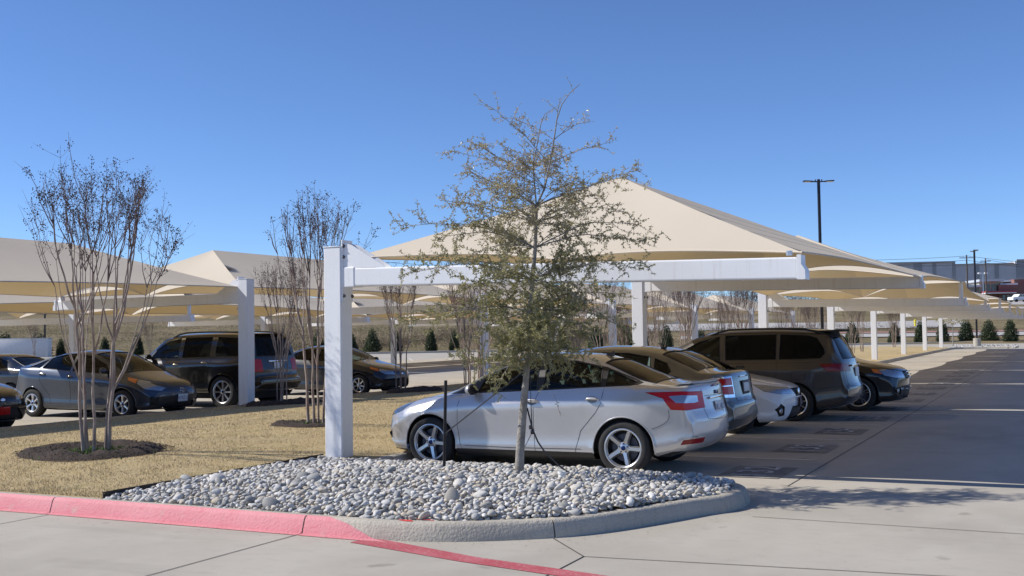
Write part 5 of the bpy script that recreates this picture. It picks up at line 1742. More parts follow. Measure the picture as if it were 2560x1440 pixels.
def ring_badge(y, z, w, h, front=True, m=None):
    """interlocked ellipses badge"""
    def f(e, u):
        p, no = u['back'](y, z, front)
        xa = Vector((0, 0, 1)).cross(no).normalized(); ya = no.cross(xa)
        mb = MB()
        for (a, b, dy) in ((w / 2, h / 2, 0), (w * .17, h * .46, 0), (w * .36, h * .20, h * .26)):
            mb.tube([p + no * .012 + xa * a * math.cos(t) + ya * (b * math.sin(t) + dy) for t in [2 * math.pi * i / 24 for i in range(25)]], .0045, 5)
        mb.build('badge', m or M['chrome'], e)
    return f

silver = paint('silver_paint', (.55, .55, .565), .45, .27)
greyp = paint('warm_grey_paint', (.16, .165, .165), .7, .33)
whitep = paint('white_paint', (.80, .80, .81), .0, .35)
bronze = paint('dark_pewter_paint', (.060, .055, .053), .5, .30)
blackp = paint('black_paint', (.008, .008, .010), .2, .18)
blueg = paint('blue_grey_paint', (.05, .062, .088), .7, .28)
brown = paint('dark_brown_paint', (.018, .015, .012), .3, .2)
darkg = paint('charcoal_paint', (.03, .032, .042), .6, .25)

# --- silver sedan
focus = std(4.53, .91, headglass=M['dark_lens'], paint=silver, paint_shade=mat('silver_shadow_gap', (.22, .22, .23), .4, metal=.5), ax1=.895, ax2=3.545, wr=.325, rim=.234, spokes=5, spoke_w=(.046, .034, .030), spoke_rot=math.pi / 2 + .25, bendf=.34, bendr=.30, name='silver_sedan',
    top=[(0, .50), (.01, .60), (.05, .70), (.16, .765), (.5, .865), (.95, .965), (1.16, 1.02), (1.6, 1.25), (2.0, 1.405), (2.4, 1.463), (2.85, 1.447), (3.2, 1.375), (3.6, 1.225), (3.95, 1.105), (4.2, 1.085), (4.39, 1.09), (4.43, 1.04), (4.45, .92), (4.48, .78), (4.52, .66), (4.53, .50)],
    belt=[(0, .49), (.1, .62), (.4, .755), (.8, .845), (1.2, .905), (1.6, .93), (2.5, .985), (3.4, 1.035), (3.9, 1.035), (4.3, 1.0), (4.53, .92)],
    rail=[(0, .58), (.5, .66), (1.1, .70), (1.6, .625), (2.0, .575), (2.6, .565), (3.2, .575), (3.6, .62), (3.95, .68), (4.53, .70)],
    rdrop=[(0, .02), (.5, .03), (1.1, .05), (1.6, .075), (2.4, .065), (3.2, .075), (3.6, .09), (3.95, .05), (4.53, .03)],
    cabin=(1.25, 3.75, .9), beltz=.95, seats=(2.05, 2.95), mirror=(1.52, .965), handles=[(2.36, .865), (3.17, .90)],
    cuts=[('window_pillar', 'y', [(1.10, .932), (1.55, 1.165), (1.95, 1.315), (2.35, 1.382), (2.85, 1.368), (3.25, 1.285), (3.74, 1.098), (3.66, 1.058), (2.5, 1.005), (1.6, .952)], (.45, .86)),
          ('side_window', 'y', [(1.56, .972), (1.62, 1.185), (1.98, 1.305), (2.36, 1.368), (2.40, 1.01)], (.45, .86)),
          ('side_window', 'y', [(2.48, 1.018), (2.47, 1.368), (2.85, 1.352), (3.20, 1.28), (3.26, 1.055)], (.45, .86)),
          ('side_window', 'y', [(3.31, 1.058), (3.28, 1.258), (3.66, 1.108), (3.62, 1.07)], (.45, .86)),
          ('windshield', 'z', [(1.20, -.62), (1.20, .62), (1.98, .525), (1.98, -.525)], (.98, 9)),
          ('rear_window', 'z', [(3.20, -.50), (3.20, .50), (3.88, .60), (3.88, -.60)], (1.02, 9)),
          ('tail_light', 'y', [(3.83, .99), (4.03, .925), (4.65, .86), (4.65, .975), (4.25, 1.0)], (.44, .92)), ('tail_light', 'y', [(4.02, .95), (4.13, .79), (4.30, .78), (4.65, .83), (4.65, .93)], (.44, .92)),
          ('tail_light_lens', 'y', [(4.10, .945), (4.19, .868), (4.36, .862), (4.45, .90), (4.38, .945), (4.25, .957)], (.56, .92)),
          ('headlight', 'y', [(.02, .60), (.02, .70), (.30, .80), (.52, .835), (.42, .72)], (.46, .92)),
          ('sill', 'y', [(.9, .0), (.9, .262), (3.6, .262), (3.6, .0)], (.5, .95)),
          ('bumper_lower', 'y', [(3.6, .0), (3.6, .27), (4.0, .285), (4.25, .33), (4.6, .44), (4.6, .0)], (.0, .95)),
          ('reflector', 'y', [(4.22, .37), (4.26, .43), (4.45, .45), (4.42, .385)], (.5, .92)),
          ('grille', 'x', [(-.42, .30), (.42, .30), (.36, .52), (-.36, .52)], (-1, .5)),
          ('bumper_lower', 'y', [(0, .0), (0, .225), (.5, .225), (.5, .0)], (0, .95)),
          ('fog_recess', 'y', [(.08, .36), (.10, .46), (.24, .46), (.24, .36)], (.6, .95))],
    seams=[[(1.33, .93), (1.31, .80), (1.30, .55), (1.33, .34), (1.36, .26)], [(2.44, 1.0), (2.38, .85), (2.37, .60), (2.39, .24)], [(3.30, 1.05), (3.28, .86), (3.20, .74), (3.0, .52), (2.92, .25)], [(4.10, .79), (4.11, .71), (4.09, .66), (4.04, .62), (3.97, .585), (3.90, .56)], [(.5, .86), (.9, .90), (1.2, .93), (1.34, .935)], [(1.40, .30), (2.0, .292), (3.0, .300)]],
    topseams=[[(3.86, .66), (4.0, .70), (4.2, .66)], [(1.12, .0), (1.10, .45), (1.02, .66)]],
    rearseams=[[(.46, 1.02), (.47, .78), (.44, .66), (0, .64)], [(.0, .93), (.40, .935)]],
    ends=[(0, .80, .50, .02, .012, M['chrome'], 'trunk_chrome'), (.0, .725, .31, .155, .008, M['plate'], 'license_plate', False, None, False, 'B17K482')],
    extra=[fin(3.05), spoiler(4.16, 4.42, .62, 1.083, .035)])
focus['ends'] = [(0, .905, .62, .028, .010, M['chrome'], 'trunk_chrome'), (0, .78, .32, .16, .008, M['plate'], 'license_plate'), (0, .965, .12, .045, .01, M['badge_blue'], 'oval_badge'), (0, 1.045, .26, .022, .012, M['dim_red_lens'], 'brake_light')]
focus['ends'][1] = (0, .78, .32, .16, .008, M['plate'], 'license_plate', False, None, False, 'BKL 482')
# --- grey sedan with upright tail and chrome-framed lights
grey = std(4.57, .895, paint=greyp, ax1=.93, ax2=3.615, wr=.315, rim=.21, spokes=7, name='grey_sedan', bendf=.26, bendr=.16,
    top=[(0, .50), (.01, .62), (.06, .74), (.2, .82), (.6, .91), (1.0, .99), (1.2, 1.06), (1.6, 1.29), (2.0, 1.455), (2.5, 1.51), (3.0, 1.495), (3.4, 1.42), (3.75, 1.27), (4.0, 1.155), (4.2, 1.135), (4.40, 1.13), (4.44, 1.07), (4.47, .92), (4.50, .76), (4.56, .66), (4.57, .50)],
    belt=[(0, .49), (.1, .66), (.5, .80), (1.2, .93), (2.5, 1.0), (3.6, 1.05), (4.2, 1.05), (4.57, 1.0)],
    rail=[(0, .6), (.5, .66), (1.1, .69), (1.6, .63), (2.0, .585), (2.6, .575), (3.2, .59), (3.6, .65), (3.95, .72), (4.4, .76), (4.57, .72)],
    rdrop=[(0, .02), (1.1, .05), (1.6, .075), (2.4, .075), (3.2, .085), (3.6, .09), (3.95, .04), (4.57, .03)],
    cabin=(1.3, 3.8, .9), beltz=.98, seats=(2.05, 2.95), mirror=(1.5, 1.0), handles=[(2.35, .90), (3.2, .93)],
    rearglass=M['dark_glass'],
    cuts=[('side_window', 'y', [(1.5, .985), (1.6, 1.20), (2.0, 1.345), (2.38, 1.41), (2.42, 1.04)], (.45, .85)), ('side_window', 'y', [(2.50, 1.045), (2.48, 1.41), (2.9, 1.40), (3.25, 1.345), (3.30, 1.085)], (.45, .85)),
          ('side_window', 'y', [(3.35, 1.09), (3.32, 1.325), (3.52, 1.25), (3.60, 1.14), (3.56, 1.10)], (.45, .85)),
          ('windshield', 'z', [(1.24, -.62), (1.24, .62), (2.0, .53), (2.0, -.53)], (1.0, 9)), ('rear_window', 'z', [(3.40, -.52), (3.40, .52), (3.95, .60), (3.95, -.60)], (1.08, 9)),
          ('tail_chrome', 'y', [(4.22, 1.05), (4.6, 1.08), (4.6, .75), (4.30, .78), (4.20, .90)], (.50, .92)),
          ('tail_light', 'y', [(4.27, 1.03), (4.6, 1.045), (4.6, .945), (4.26, .94)], (.54, .92)), ('tail_light', 'y', [(4.26, .92), (4.6, .92), (4.6, .80), (4.31, .82)], (.54, .92)),
          ('bumper_lower', 'y', [(3.7, 0), (3.7, .24), (4.6, .33), (4.6, 0)], (0, .95)), ('license_recess', 'x', [(-.3, .76), (.3, .76), (.33, 1.0), (-.33, 1.0)], (4.2, 5))],
    seams=[[(2.46, 1.03), (2.40, .6), (2.42, .24)], [(3.34, 1.08), (3.2, .74), (2.95, .25)], [(4.05, .72), (4.5, .70)]],
    rearseams=[[(.50, 1.05), (.50, .72), (0, .70)]],
    ends=[(0, .89, .36, .20, .010, M['black_plastic'], 'plate_frame'), (0, .89, .27, .13, .022, M['plate'], 'license_plate'), (0, 1.05, .42, .02, .01, M['chrome'], 'trunk_chrome')],
    extra=[mast(3.25, .30)])
# --- white hatchback seen nose first
white = std(4.32, .885, paint=whitep, ax1=.90, ax2=3.50, wr=.315, rim=.22, spokes=10, name='white_hatchback', bendf=.36, bendr=.2,
    top=[(0, .50), (.01, .62), (.04, .72), (.14, .79), (.45, .87), (.9, .955), (1.12, 1.01), (1.6, 1.24), (2.0, 1.38), (2.4, 1.44), (3.0, 1.43), (3.6, 1.36), (3.85, 1.29), (4.05, 1.10), (4.17, .95), (4.26, .8), (4.31, .62), (4.32, .50)],
    belt=[(0, .49), (.1, .64), (.4, .765), (.8, .85), (1.2, .91), (2.4, .97), (3.6, 1.03), (4.32, 1.0)],
    rail=[(0, .58), (.5, .66), (1.1, .69), (1.6, .63), (2.0, .58), (2.6, .57), (3.4, .57), (3.85, .60), (4.05, .70), (4.32, .72)],
    rdrop=[(0, .02), (1.1, .05), (1.6, .07), (2.4, .065), (3.6, .07), (4.32, .03)],
    cabin=(1.3, 3.8, .9), beltz=.95, seats=(2.0, 2.85), mirror=(1.45, .97), handles=[(2.3, .87), (3.1, .9)],
    cuts=[('side_window', 'y', [(1.45, .955), (1.6, 1.18), (2.0, 1.30), (2.36, 1.36), (2.4, 1.0)], (.45, .85)), ('rear_side_window', 'y', [(2.46, 1.0), (2.44, 1.36), (3.1, 1.34), (3.45, 1.24), (3.5, 1.06)], (.45, .85)),
          ('windshield', 'z', [(1.16, -.62), (1.16, .62), (2.0, .53), (2.0, -.53)], (.98, 9)),
          ('headlight', 'y', [(.0, .655), (.05, .745), (.40, .80), (.62, .815), (.42, .70), (.2, .655)], (.36, .92)),
          ('grille', 'x', [(-.20, .60), (.20, .60), (.34, .735), (-.34, .735)], (-1, .6)), ('grille', 'x', [(-.44, .22), (.44, .22), (.36, .44), (-.36, .44)], (-1, .6)),
          ('fog_recess', 'x', [(.56, .30), (.66, .28), (.74, .40), (.66, .50), (.58, .44)], (-1, .75))],
    seams=[[(1.3, .93), (1.26, .6), (1.3, .24)], [(2.42, 1.0), (2.38, .6), (2.4, .24)]], topseams=[[(.14, .30), (.3, .56), (1.0, .66)]],
    ends=[(0, .50, .33, .17, .012, M['dim_red_lens'], 'license_plate', True), (.655, .375, .09, .09, .02, M['chrome'], 'fog_light', True, None, True), (-.655, .375, .09, .09, .02, M['chrome'], 'fog_light', True, None, True), (0, .675, .17, .12, .014, M['chrome'], 'badge', True, None, True)],
    extra=[fin(3.5)])
white['ends'][0] = (0, .50, .33, .17, .012, mat('maroon_plate', (.07, .02, .03), .5), 'license_plate', True)
# --- pewter minivan
van = std(5.09, .985, paint=bronze, ax1=.99, ax2=4.02, wr=.345, rim=.235, spokes=10, spoke_w=(.022, .013, .026), spoke_rot=.2, name='minivan', bendf=.34, bendr=.22, tw=.225,
    top=[(0, .50), (.01, .66), (.05, .80), (.18, .90), (.6, 1.02), (1.0, 1.12), (1.25, 1.22), (1.8, 1.50), (2.2, 1.66), (2.8, 1.735), (3.6, 1.745), (4.3, 1.72), (4.62, 1.69), (4.70, 1.60), (4.86, 1.30), (4.97, 1.08), (5.01, .85), (5.05, .70), (5.085, .62), (5.09, .50)],
    belt=[(0, .49), (.1, .72), (.5, .90), (1.0, 1.0), (1.5, 1.06), (3.0, 1.10), (4.3, 1.13), (4.7, 1.16), (5.09, 1.05)],
    rail=[(0, .64), (.5, .72), (1.1, .76), (1.7, .71), (2.2, .67), (3.5, .665), (4.4, .66), (4.65, .68), (4.72, .74), (4.86, .84), (4.97, .90), (5.09, .84)],
    rdrop=[(0, .02), (1.1, .05), (1.7, .08), (2.4, .085), (4.3, .09), (4.62, .08), (4.75, .05), (5.09, .03)],
    cabin=(1.4, 4.6, 1.0), beltz=1.10, seats=(2.2, 3.1, 3.95), dz=.15, mirror=(1.85, 1.12), handles=[(2.55, 1.0), (3.0, 1.02)], mirror_mat=M['chrome'],
    sideglass=M['glass'],
    cuts=[('side_window', 'y', [(1.55, 1.12), (1.72, 1.28), (2.15, 1.50), (2.55, 1.60), (2.60, 1.135)], (.5, .95)), ('rear_side_window', 'y', [(2.70, 1.14), (2.66, 1.615), (3.66, 1.625), (3.68, 1.15)], (.5, .95)),
          ('rear_side_window', 'y', [(3.73, 1.15), (3.73, 1.625), (4.25, 1.60), (4.42, 1.55), (4.56, 1.36), (4.58, 1.26), (4.50, 1.17)], (.5, .95)),
          ('windshield', 'z', [(1.35, -.72), (1.35, .72), (2.2, .62), (2.2, -.62)], (1.15, 9)), ('rear_window', 'x', [(-.66, 1.16), (.66, 1.16), (.60, 1.58), (-.60, 1.58)], (4.4, 6)),
          ('tail_light', 'y', [(4.48, 1.07), (5.2, 1.075), (5.2, .93), (4.62, .93)], (.46, 1.0)), ('grille', 'x', [(-.3, .6), (.3, .6), (.4, .75), (-.4, .75)], (-1, .5))],
    seams=[[(2.64, 1.62), (2.64, 1.1), (2.6, .6), (2.62, .24)], [(3.70, 1.14), (3.70, .9), (3.6, .7), (3.5, .3)], [(3.98, .93), (4.22, .93), (4.22, .78), (3.98, .78), (3.98, .93)], [(4.5, .62), (4.95, .66)], [(2.7, 1.08), (4.4, 1.10)]],
    rearseams=[[(.72, 1.10), (.70, .66), (0, .62)]],
    ends=[(0, .90, .34, .17, .02, M['plate'], 'license_plate'), (0, 1.03, .90, .035, .018, M['chrome'], 'tailgate_chrome')],
    tail=M['dim_red_lens'],
    extra=[roof_rails(2.35, 4.55, .63, .065), spoiler(4.40, 4.86, .66, 1.685, .02, M['black_plastic'], .02)])
# --- black crossover nose first
cross = std(4.80, .95, paint=blackp, ax1=.93, ax2=3.70, wr=.355, rim=.255, spokes=5, split=.035, spoke_w=(.016, .012, .022), name='black_crossover', bendf=.36, bendr=.22, tw=.23,
    top=[(0, .50), (.01, .68), (.05, .80), (.16, .88), (.5, .96), (.95, 1.04), (1.15, 1.10), (1.6, 1.33), (2.05, 1.53), (2.5, 1.60), (3.3, 1.60), (4.0, 1.52), (4.3, 1.42), (4.5, 1.2), (4.62, 1.0), (4.72, .8), (4.79, .6), (4.80, .50)],
    belt=[(0, .49), (.1, .72), (.4, .85), (.9, .95), (1.4, 1.0), (3.0, 1.06), (4.2, 1.13), (4.8, 1.05)],
    rail=[(0, .62), (.5, .70), (1.1, .73), (1.7, .68), (2.1, .63), (3.3, .62), (4.2, .62), (4.5, .74), (4.8, .78)],
    rdrop=[(0, .02), (1.1, .05), (1.7, .07), (2.4, .075), (4.2, .08), (4.8, .03)],
    cabin=(1.4, 4.2, 1.0), beltz=1.04, seats=(2.15, 3.05), dz=.05, mirror=(1.55, 1.06), handles=[(2.5, .96), (3.3, .98)],
    cuts=[('side_window', 'y', [(1.5, 1.04), (1.65, 1.27), (2.05, 1.43), (2.45, 1.50), (2.5, 1.08)], (.5, .92)), ('rear_side_window', 'y', [(2.56, 1.09), (2.54, 1.50), (3.4, 1.49), (3.9, 1.42), (4.1, 1.2), (4.0, 1.15)], (.5, .92)),
          ('windshield', 'z', [(1.2, -.66), (1.2, .66), (2.05, .57), (2.05, -.57)], (1.05, 9)),
          ('headlight', 'y', [(.0, .68), (.06, .80), (.42, .87), (.52, .86), (.40, .74), (.2, .69)], (.42, .98)), ('turn_light', 'y', [(.44, .77), (.53, .862), (.66, .88), (.60, .80)], (.5, .98)),
          ('grille', 'x', [(-.36, .66), (.36, .66), (.42, .82), (-.42, .82)], (-1, .5)), ('fog_recess', 'x', [(.56, .34), (.80, .36), (.80, .50), (.56, .48)], (-1, .8)), ('grille', 'x', [(-.42, .26), (.42, .26), (.40, .42), (-.40, .42)], (-1, .5))],
    seams=[[(1.38, 1.0), (1.34, .6), (1.38, .26)], [(2.52, 1.08), (2.48, .6), (2.5, .26)]], topseams=[[(.2, .5), (1.0, .70)]],
    ends=[(0, .795, .64, .022, .02, M['chrome'], 'grille_bar', True), (0, .735, .60, .022, .02, M['chrome'], 'grille_bar', True), (0, .675, .54, .022, .02, M['chrome'], 'grille_bar', True), (0, .48, .9, .02, .02, M['chrome'], 'bumper_chrome', True), (.68, .42, .09, .09, .02, M['chrome'], 'fog_light', True, None, True), (-.68, .42, .09, .09, .02, M['chrome'], 'fog_light', True, None, True)],
    extra=[])
# --- blue-grey wedge-shaped hatchback
hatch = std(4.46, .875, paint=blueg, ax1=.93, ax2=3.63, wr=.316, rim=.205, spokes=6, spoke_w=(.030, .026, .048), name='blue_grey_hatchback', bendf=.34, bendr=.2,
    top=[(0, .48), (.01, .56), (.05, .66), (.18, .77), (.5, .87), (.85, .965), (1.05, 1.03), (1.5, 1.26), (1.95, 1.43), (2.35, 1.49), (2.8, 1.468), (3.4, 1.37), (3.9, 1.235), (4.18, 1.15), (4.24, 1.05), (4.30, .88), (4.36, .75), (4.44, .64), (4.46, .48)],
    belt=[(0, .47), (.1, .60), (.4, .76), (.8, .855), (1.2, .92), (2.4, 1.0), (3.6, 1.08), (4.2, 1.10), (4.46, .98)],
    rail=[(0, .56), (.5, .64), (1.0, .68), (1.5, .62), (2.0, .575), (2.8, .565), (3.5, .57), (4.0, .62), (4.2, .70), (4.46, .72)],
    rdrop=[(0, .02), (1.0, .05), (1.5, .07), (2.4, .065), (3.6, .07), (4.1, .05), (4.46, .03)],
    cabin=(1.2, 3.9, .9), beltz=.98, seats=(2.05, 2.9), mirror=(1.42, 1.0), handles=[(2.45, .90), (3.3, .96)],
    sideglass=M['glass'],
    cuts=[('side_window', 'y', [(1.30, .965), (1.55, 1.17), (2.0, 1.35), (2.40, 1.41), (2.44, 1.03)], (.45, .84)), ('side_window', 'y', [(2.52, 1.035), (2.50, 1.41), (2.85, 1.395), (3.25, 1.32), (3.38, 1.09)], (.45, .84)),
          ('side_window', 'y', [(3.44, 1.095), (3.33, 1.30), (3.55, 1.24), (3.80, 1.14), (3.78, 1.11)], (.45, .84)),
          ('windshield', 'z', [(1.02, -.63), (1.02, .63), (1.98, .53), (1.98, -.53)], (.98, 9)), ('rear_window', 'z', [(3.1, -.5), (3.1, .5), (4.02, .56), (4.02, -.56)], (1.1, 9)),
          ('headlight', 'y', [(.12, .60), (.10, .66), (.40, .80), (.62, .845), (.55, .76), (.36, .64)], (.40, .92)), ('turn_light', 'y', [(.58, .765), (.64, .85), (.86, .895), (.80, .84)], (.5, .92)),
          ('tail_light_lens', 'y', [(4.12, 1.10), (4.5, 1.10), (4.5, .74), (4.30, .72)], (.58, .92)),
          ('fog_recess', 'y', [(.10, .30), (.12, .46), (.24, .48), (.26, .32)], (.6, .92)), ('grille', 'x', [(-.48, .22), (.48, .22), (.42, .36), (-.42, .36)], (-1, .5))],
    seams=[[(1.28, .95), (1.22, .8), (1.24, .3)], [(2.48, 1.03), (2.44, .6), (2.46, .24)], [(3.42, 1.09), (3.36, .8), (3.1, .5), (3.02, .24)], [(1.3, .30), (3.2, .31)]], topseams=[[(.2, .35), (.5, .60), (1.0, .66)]],
    ends=[(0, .43, .31, .16, .012, M['plate'], 'license_plate', True, None, False, '6KMZ150')],
    extra=[ring_badge(0, .60, .15, .10), mast(3.6, .12)])
# --- big dark brown SUV, tail towards the lawn
suv = std(5.21, 1.01, paint=brown, ax1=.98, ax2=4.08, wr=.395, rim=.275, spokes=8, spoke_w=(.028, .020, .040), name='large_suv', bendf=.26, bendr=.16, tw=.27, flare=.03,
    bot=[(0, .56), (.03, .44), (.12, .36), (.6, .33), (1.5, .33), (4.0, .34), (4.7, .36), (5.0, .40), (5.16, .46), (5.21, .56)],
    top=[(0, .60), (.01, .80), (.05, .98), (.18, 1.07), (.6, 1.14), (1.1, 1.19), (1.35, 1.25), (1.75, 1.55), (2.1, 1.77), (2.6, 1.855), (3.5, 1.87), (4.4, 1.85), (4.72, 1.81), (4.80, 1.70), (4.92, 1.35), (4.98, 1.15), (5.03, .95), (5.06, .78), (5.10, .74), (5.20, .71), (5.21, .60)],
    belt=[(0, .59), (.1, .88), (.5, 1.04), (1.2, 1.12), (1.8, 1.17), (3.0, 1.20), (4.5, 1.23), (5.21, 1.15)],
    rail=[(0, .72), (.6, .78), (1.2, .80), (1.8, .75), (2.2, .72), (3.5, .71), (4.6, .70), (4.80, .80), (4.95, .90), (5.21, .90)],
    rdrop=[(0, .02), (1.2, .05), (1.8, .08), (2.4, .09), (4.5, .09), (4.8, .05), (5.21, .03)],
    cabin=(1.5, 4.7, 1.1), beltz=1.16, seats=(2.3, 3.2, 4.0), dz=.25, mirror=(1.75, 1.22), handles=[(2.62, 1.06), (3.52, 1.10)], handle_mat=M['chrome'], mirror_mat=blackp,
    sideglass=M['glass'],
    cuts=[('side_window', 'y', [(1.68, 1.20), (1.9, 1.46), (2.2, 1.64), (2.60, 1.72), (2.64, 1.225)], (.5, .97)), ('rear_side_window', 'y', [(2.76, 1.23), (2.74, 1.735), (3.60, 1.745), (3.64, 1.25)], (.5, .97)),
          ('rear_side_window', 'y', [(3.80, 1.26), (3.78, 1.745), (4.60, 1.70), (4.76, 1.45), (4.72, 1.27)], (.5, .97)),
          ('windshield', 'z', [(1.42, -.76), (1.42, .76), (2.1, .66), (2.1, -.66)], (1.2, 9)), ('rear_window', 'x', [(-.70, 1.26), (.70, 1.26), (.62, 1.70), (-.62, 1.70)], (4.5, 6)),
          ('tail_light', 'y', [(4.76, 1.18), (5.4, 1.20), (5.4, .88), (4.84, .88)], (.58, 1.1)),
          ('bumper_lower', 'y', [(4.5, .0), (4.5, .42), (5.3, .50), (5.3, .0)], (0, 1.1))],
    seams=[[(2.70, 1.74), (2.70, 1.1), (2.68, .4)], [(3.70, 1.74), (3.70, 1.1), (3.62, .75), (3.56, .4)], [(4.6, .74), (5.0, .76)]], rearseams=[[(.82, 1.6), (.86, 1.2), (.84, .80), (0, .78)]],
    ends=[(0, 1.02, .34, .16, .012, M['plate'], 'license_plate'), (0, 1.13, .7, .035, .02, M['chrome'], 'tailgate_chrome')],
    tail=M['red_lens'], extra=[roof_rails(2.25, 4.7, .66, .07), spoiler(4.5, 4.86, .68, 1.80, .015)])
# --- charcoal sedan nose towards the lawn
sedan = std(4.62, .885, paint=darkg, ax1=.95, ax2=3.65, wr=.315, rim=.205, spokes=7, spoke_w=(.030, .024, .040), name='charcoal_sedan', bendf=.36, bendr=.22, hub=M['galv'],
    top=[(0, .50), (.01, .58), (.05, .68), (.16, .76), (.5, .87), (.95, .965), (1.16, 1.02), (1.6, 1.25), (2.0, 1.40), (2.4, 1.455), (2.9, 1.44), (3.3, 1.36), (3.7, 1.21), (4.0, 1.12), (4.25, 1.10), (4.45, 1.09), (4.50, 1.0), (4.54, .8), (4.60, .64), (4.62, .50)],
    belt=[(0, .49), (.1, .60), (.4, .75), (.8, .85), (1.2, .915), (2.5, .98), (3.6, 1.03), (4.2, 1.02), (4.62, .95)],
    rail=[(0, .58), (.5, .66), (1.1, .69), (1.6, .62), (2.0, .575), (2.6, .565), (3.2, .575), (3.7, .65), (4.1, .70), (4.62, .70)],
    rdrop=[(0, .02), (1.1, .05), (1.6, .07), (2.4, .065), (3.2, .075), (3.7, .08), (4.1, .04), (4.62, .03)],
    cabin=(1.3, 3.8, .9), beltz=.95, seats=(2.05, 2.95), mirror=(1.48, .97), handles=[(2.35, .87), (3.2, .90)], sideglass=M['glass'],
    cuts=[('side_window', 'y', [(1.45, .96), (1.6, 1.17), (2.0, 1.30), (2.38, 1.36), (2.42, 1.01)], (.45, .85)), ('side_window', 'y', [(2.50, 1.015), (2.48, 1.36), (2.9, 1.35), (3.3, 1.25), (3.42, 1.06)], (.45, .85)),
          ('windshield', 'z', [(1.2, -.62), (1.2, .62), (2.0, .525), (2.0, -.525)], (.98, 9)), ('rear_window', 'z', [(3.3, -.5), (3.3, .5), (3.95, .60), (3.95, -.60)], (1.05, 9)),
          ('headlight', 'y', [(.0, .60), (.04, .68), (.30, .755), (.40, .775), (.34, .70), (.2, .62)], (.34, .92)), ('turn_light', 'y', [(.36, .705), (.42, .78), (.66, .84), (.60, .78)], (.5, .92)),
          ('grille', 'x', [(-.62, .24), (.62, .24), (.40, .46), (-.40, .46)], (-1, .6)), ('tail_light', 'y', [(4.2, .98), (4.7, .98), (4.7, .82), (4.3, .82)], (.4, .92)), ('bumper_lower', 'y', [(3.9, 0), (3.9, .3), (4.7, .36), (4.7, 0)], (0, .95))],
    seams=[[(1.3, .93), (1.26, .6), (1.3, .24)], [(2.46, 1.0), (2.42, .6), (2.44, .24)]], topseams=[[(.2, .35), (.4, .58), (1.0, .66)]],
    ends=[(0, .62, .11, .06, .012, M['chrome'], 'badge', True, None, True)], extra=[])
import copy as _cp
coupe = dict(sedan); coupe['paint'] = paint('dark_slate_paint', (.02, .022, .028), .5, .25); coupe['name'] = 'dark_slate_sedan'
blk = dict(sedan); blk['paint'] = paint('gloss_black_paint', (.012, .012, .014), .3, .2); blk['name'] = 'black_sedan'; blk['ends'] = sedan['ends'] + [(0, .42, .31, .15, .012, M['red_lens'], 'license_plate', True)]

LEFT, RIGHT = math.pi, 0.0
build_car(focus, 'silver sedan with five-spoke wheels and red tail lights under the largest canopy', 'car', (-8.31, 13.80, 0), LEFT)
build_car(grey, 'warm grey sedan parked directly behind the silver one', 'car', (-4.10 - 4.57, 16.55, 0), LEFT)
build_car(white, 'white hatchback, nose out, between the grey sedan and the minivan', 'car', (-4.02, 19.55, 0), RIGHT)
build_car(van, 'dark pewter minivan with black roof rails, tail out', 'minivan', (-3.46 - 5.09, 22.50, 0), LEFT)
build_car(cross, 'black crossover nose out beyond the minivan', 'car', (-2.92, 25.45, 0), RIGHT)
build_car(hatch, 'blue-grey wedge-shaped hatchback with six-spoke wheels behind the nearest bare tree', 'car', (-17.38, 19.43, 0), RIGHT)
build_car(suv, 'large dark brown SUV with its tail towards the lawn', 'suv', (-17.42 - 5.21, 23.12, 0), LEFT)
build_car(sedan, 'charcoal sedan nosing to the lawn behind the thick white post', 'car', (-17.2, 28.4, 0), RIGHT, quality=.8)
build_car(blk, 'black sedan cut off by the left edge, nose towards the lawn', 'car', (-17.82, 15.1, 0), RIGHT, quality=.8)
build_car(coupe, 'dark slate sedan mostly hidden behind the blue-grey hatchback', 'car', (-30.2, 23.6, -.10), LEFT, quality=.8)
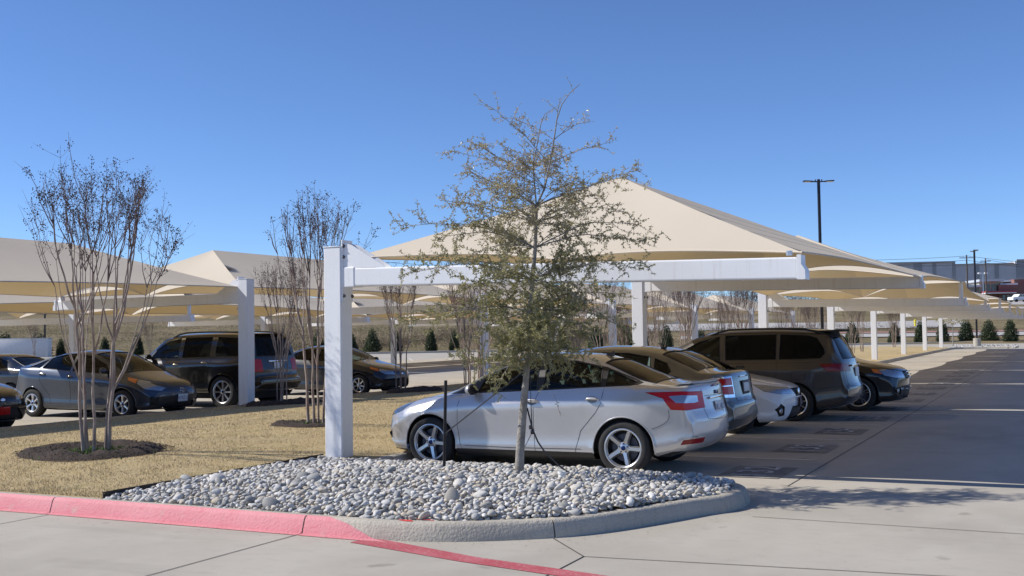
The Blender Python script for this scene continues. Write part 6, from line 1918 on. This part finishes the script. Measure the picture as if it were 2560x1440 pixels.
# white pickup far away on the upper parking
def pickup():
    p = at(2552, 772, 262); b = T(p.x, p.y)
    e = empty('pickup_truck', (p.x, p.y, b), YAW + math.pi + .3, label='small white pickup truck far off at the right edge', cat='pickup truck')
    wp = M['white_flat']
    m = MB()
    prof = [(-2.8, .55), (2.8, .55), (2.85, 1.0), (2.7, 1.22), (1.55, 1.30), (.95, 1.88), (-.55, 1.92), (-.85, 1.30), (-2.75, 1.28)]
    m.prism(prof, 1.9, Matrix.Rotation(R(90), 4, 'X') @ Matrix.Translation((0, 0, -.95))); m.build('body', wp, e)
    for s in (1, -1):
        MB().prism([(1.35, 1.32), (.88, 1.80), (.2, 1.82), (.2, 1.32)], .02, Matrix.Translation((0, s * .97, 0)) @ Matrix.Rotation(R(90), 4, 'X')).build('side_window', M['window_dark'], e)
        MB().prism([(.1, 1.32), (.1, 1.82), (-.5, 1.82), (-.62, 1.32)], .02, Matrix.Translation((0, s * .97, 0)) @ Matrix.Rotation(R(90), 4, 'X')).build('side_window', M['window_dark'], e)
        for x in (-1.8, 1.9):
            MB().lathe([(0, .02), (.2, .02), (.38, 0), (.4, -.05), (.4, -.22), (0, -.22)], 18, Matrix.Translation((x, s * .97, .4)) @ Matrix.Rotation(R(-90) * s, 4, 'X')).build('wheel', M['tyre'], e)
pickup()

# ------------------------------------------------------------------ dead leaves and grit nobody could count
def litter(name, n, region, size, m, label, flatness=.25):
    V = []
    r = np.random.RandomState(len(name) + n)
    for _ in range(n):
        x, y, z = region(r)
        a = r.uniform(0, 6.28); L = r.uniform(size * .5, size * 1.3); Wd = L * r.uniform(.35, .8)
        dx, dy = math.cos(a), math.sin(a); t1, t2 = r.uniform(-flatness, flatness, 2) * L
        V += [(x - dx * L / 2, y - dy * L / 2, z + abs(t1)), (x - dy * Wd / 2, y + dx * Wd / 2, z), (x + dx * L / 2, y + dy * L / 2, z + abs(t2)), (x + dy * Wd / 2, y - dx * Wd / 2, z + .002)]
    link(name, np_mesh(name, V, np.arange(4 * n, dtype=np.int32).reshape(-1, 4), m, smooth=False), kind='stuff', label=label, cat='debris')
def on_bed(r):
    while True:
        x, y = r.uniform(-8.6, -2.9), r.uniform(8.4, 12.2)
        if inside((x, y), bed_poly): return x, y, bed_h(x, y) + .085
def by_kerb(r):
    d = r.uniform(12, KPATH.near((-5, 12.05))); p = KPATH.pt(d) - KPATH.nrm(d) * abs(r.normal(0, .22)); return p.x, p.y, .006
def on_drive(r): return r.uniform(-12, 3), r.uniform(6.8, 12), .006
def on_lawn(r):
    x, y = r.uniform(-17, -8.8), r.uniform(8.7, 22); return x, y, lawn_h(x, y) + .022
dead = mat('dead_leaf', (.20, .12, .06), .9, col2=(.10, .06, .035), vscale=3)
grit = mat('grit', (.16, .14, .12), .9, col2=(.32, .28, .22), vscale=9)
litter('dead_leaves', 260, on_bed, .035, dead, 'small dead leaves caught among the cobbles')
litter('lawn_leaves', 700, on_lawn, .035, dead, 'small dead leaves lying on the lawn')
litter('kerb_grit', 900, by_kerb, .014, grit, 'grit and crumbs along the foot of the kerb', .1)
litter('drive_grit', 260, on_drive, .012, grit, 'loose grit on the concrete drive', .1)
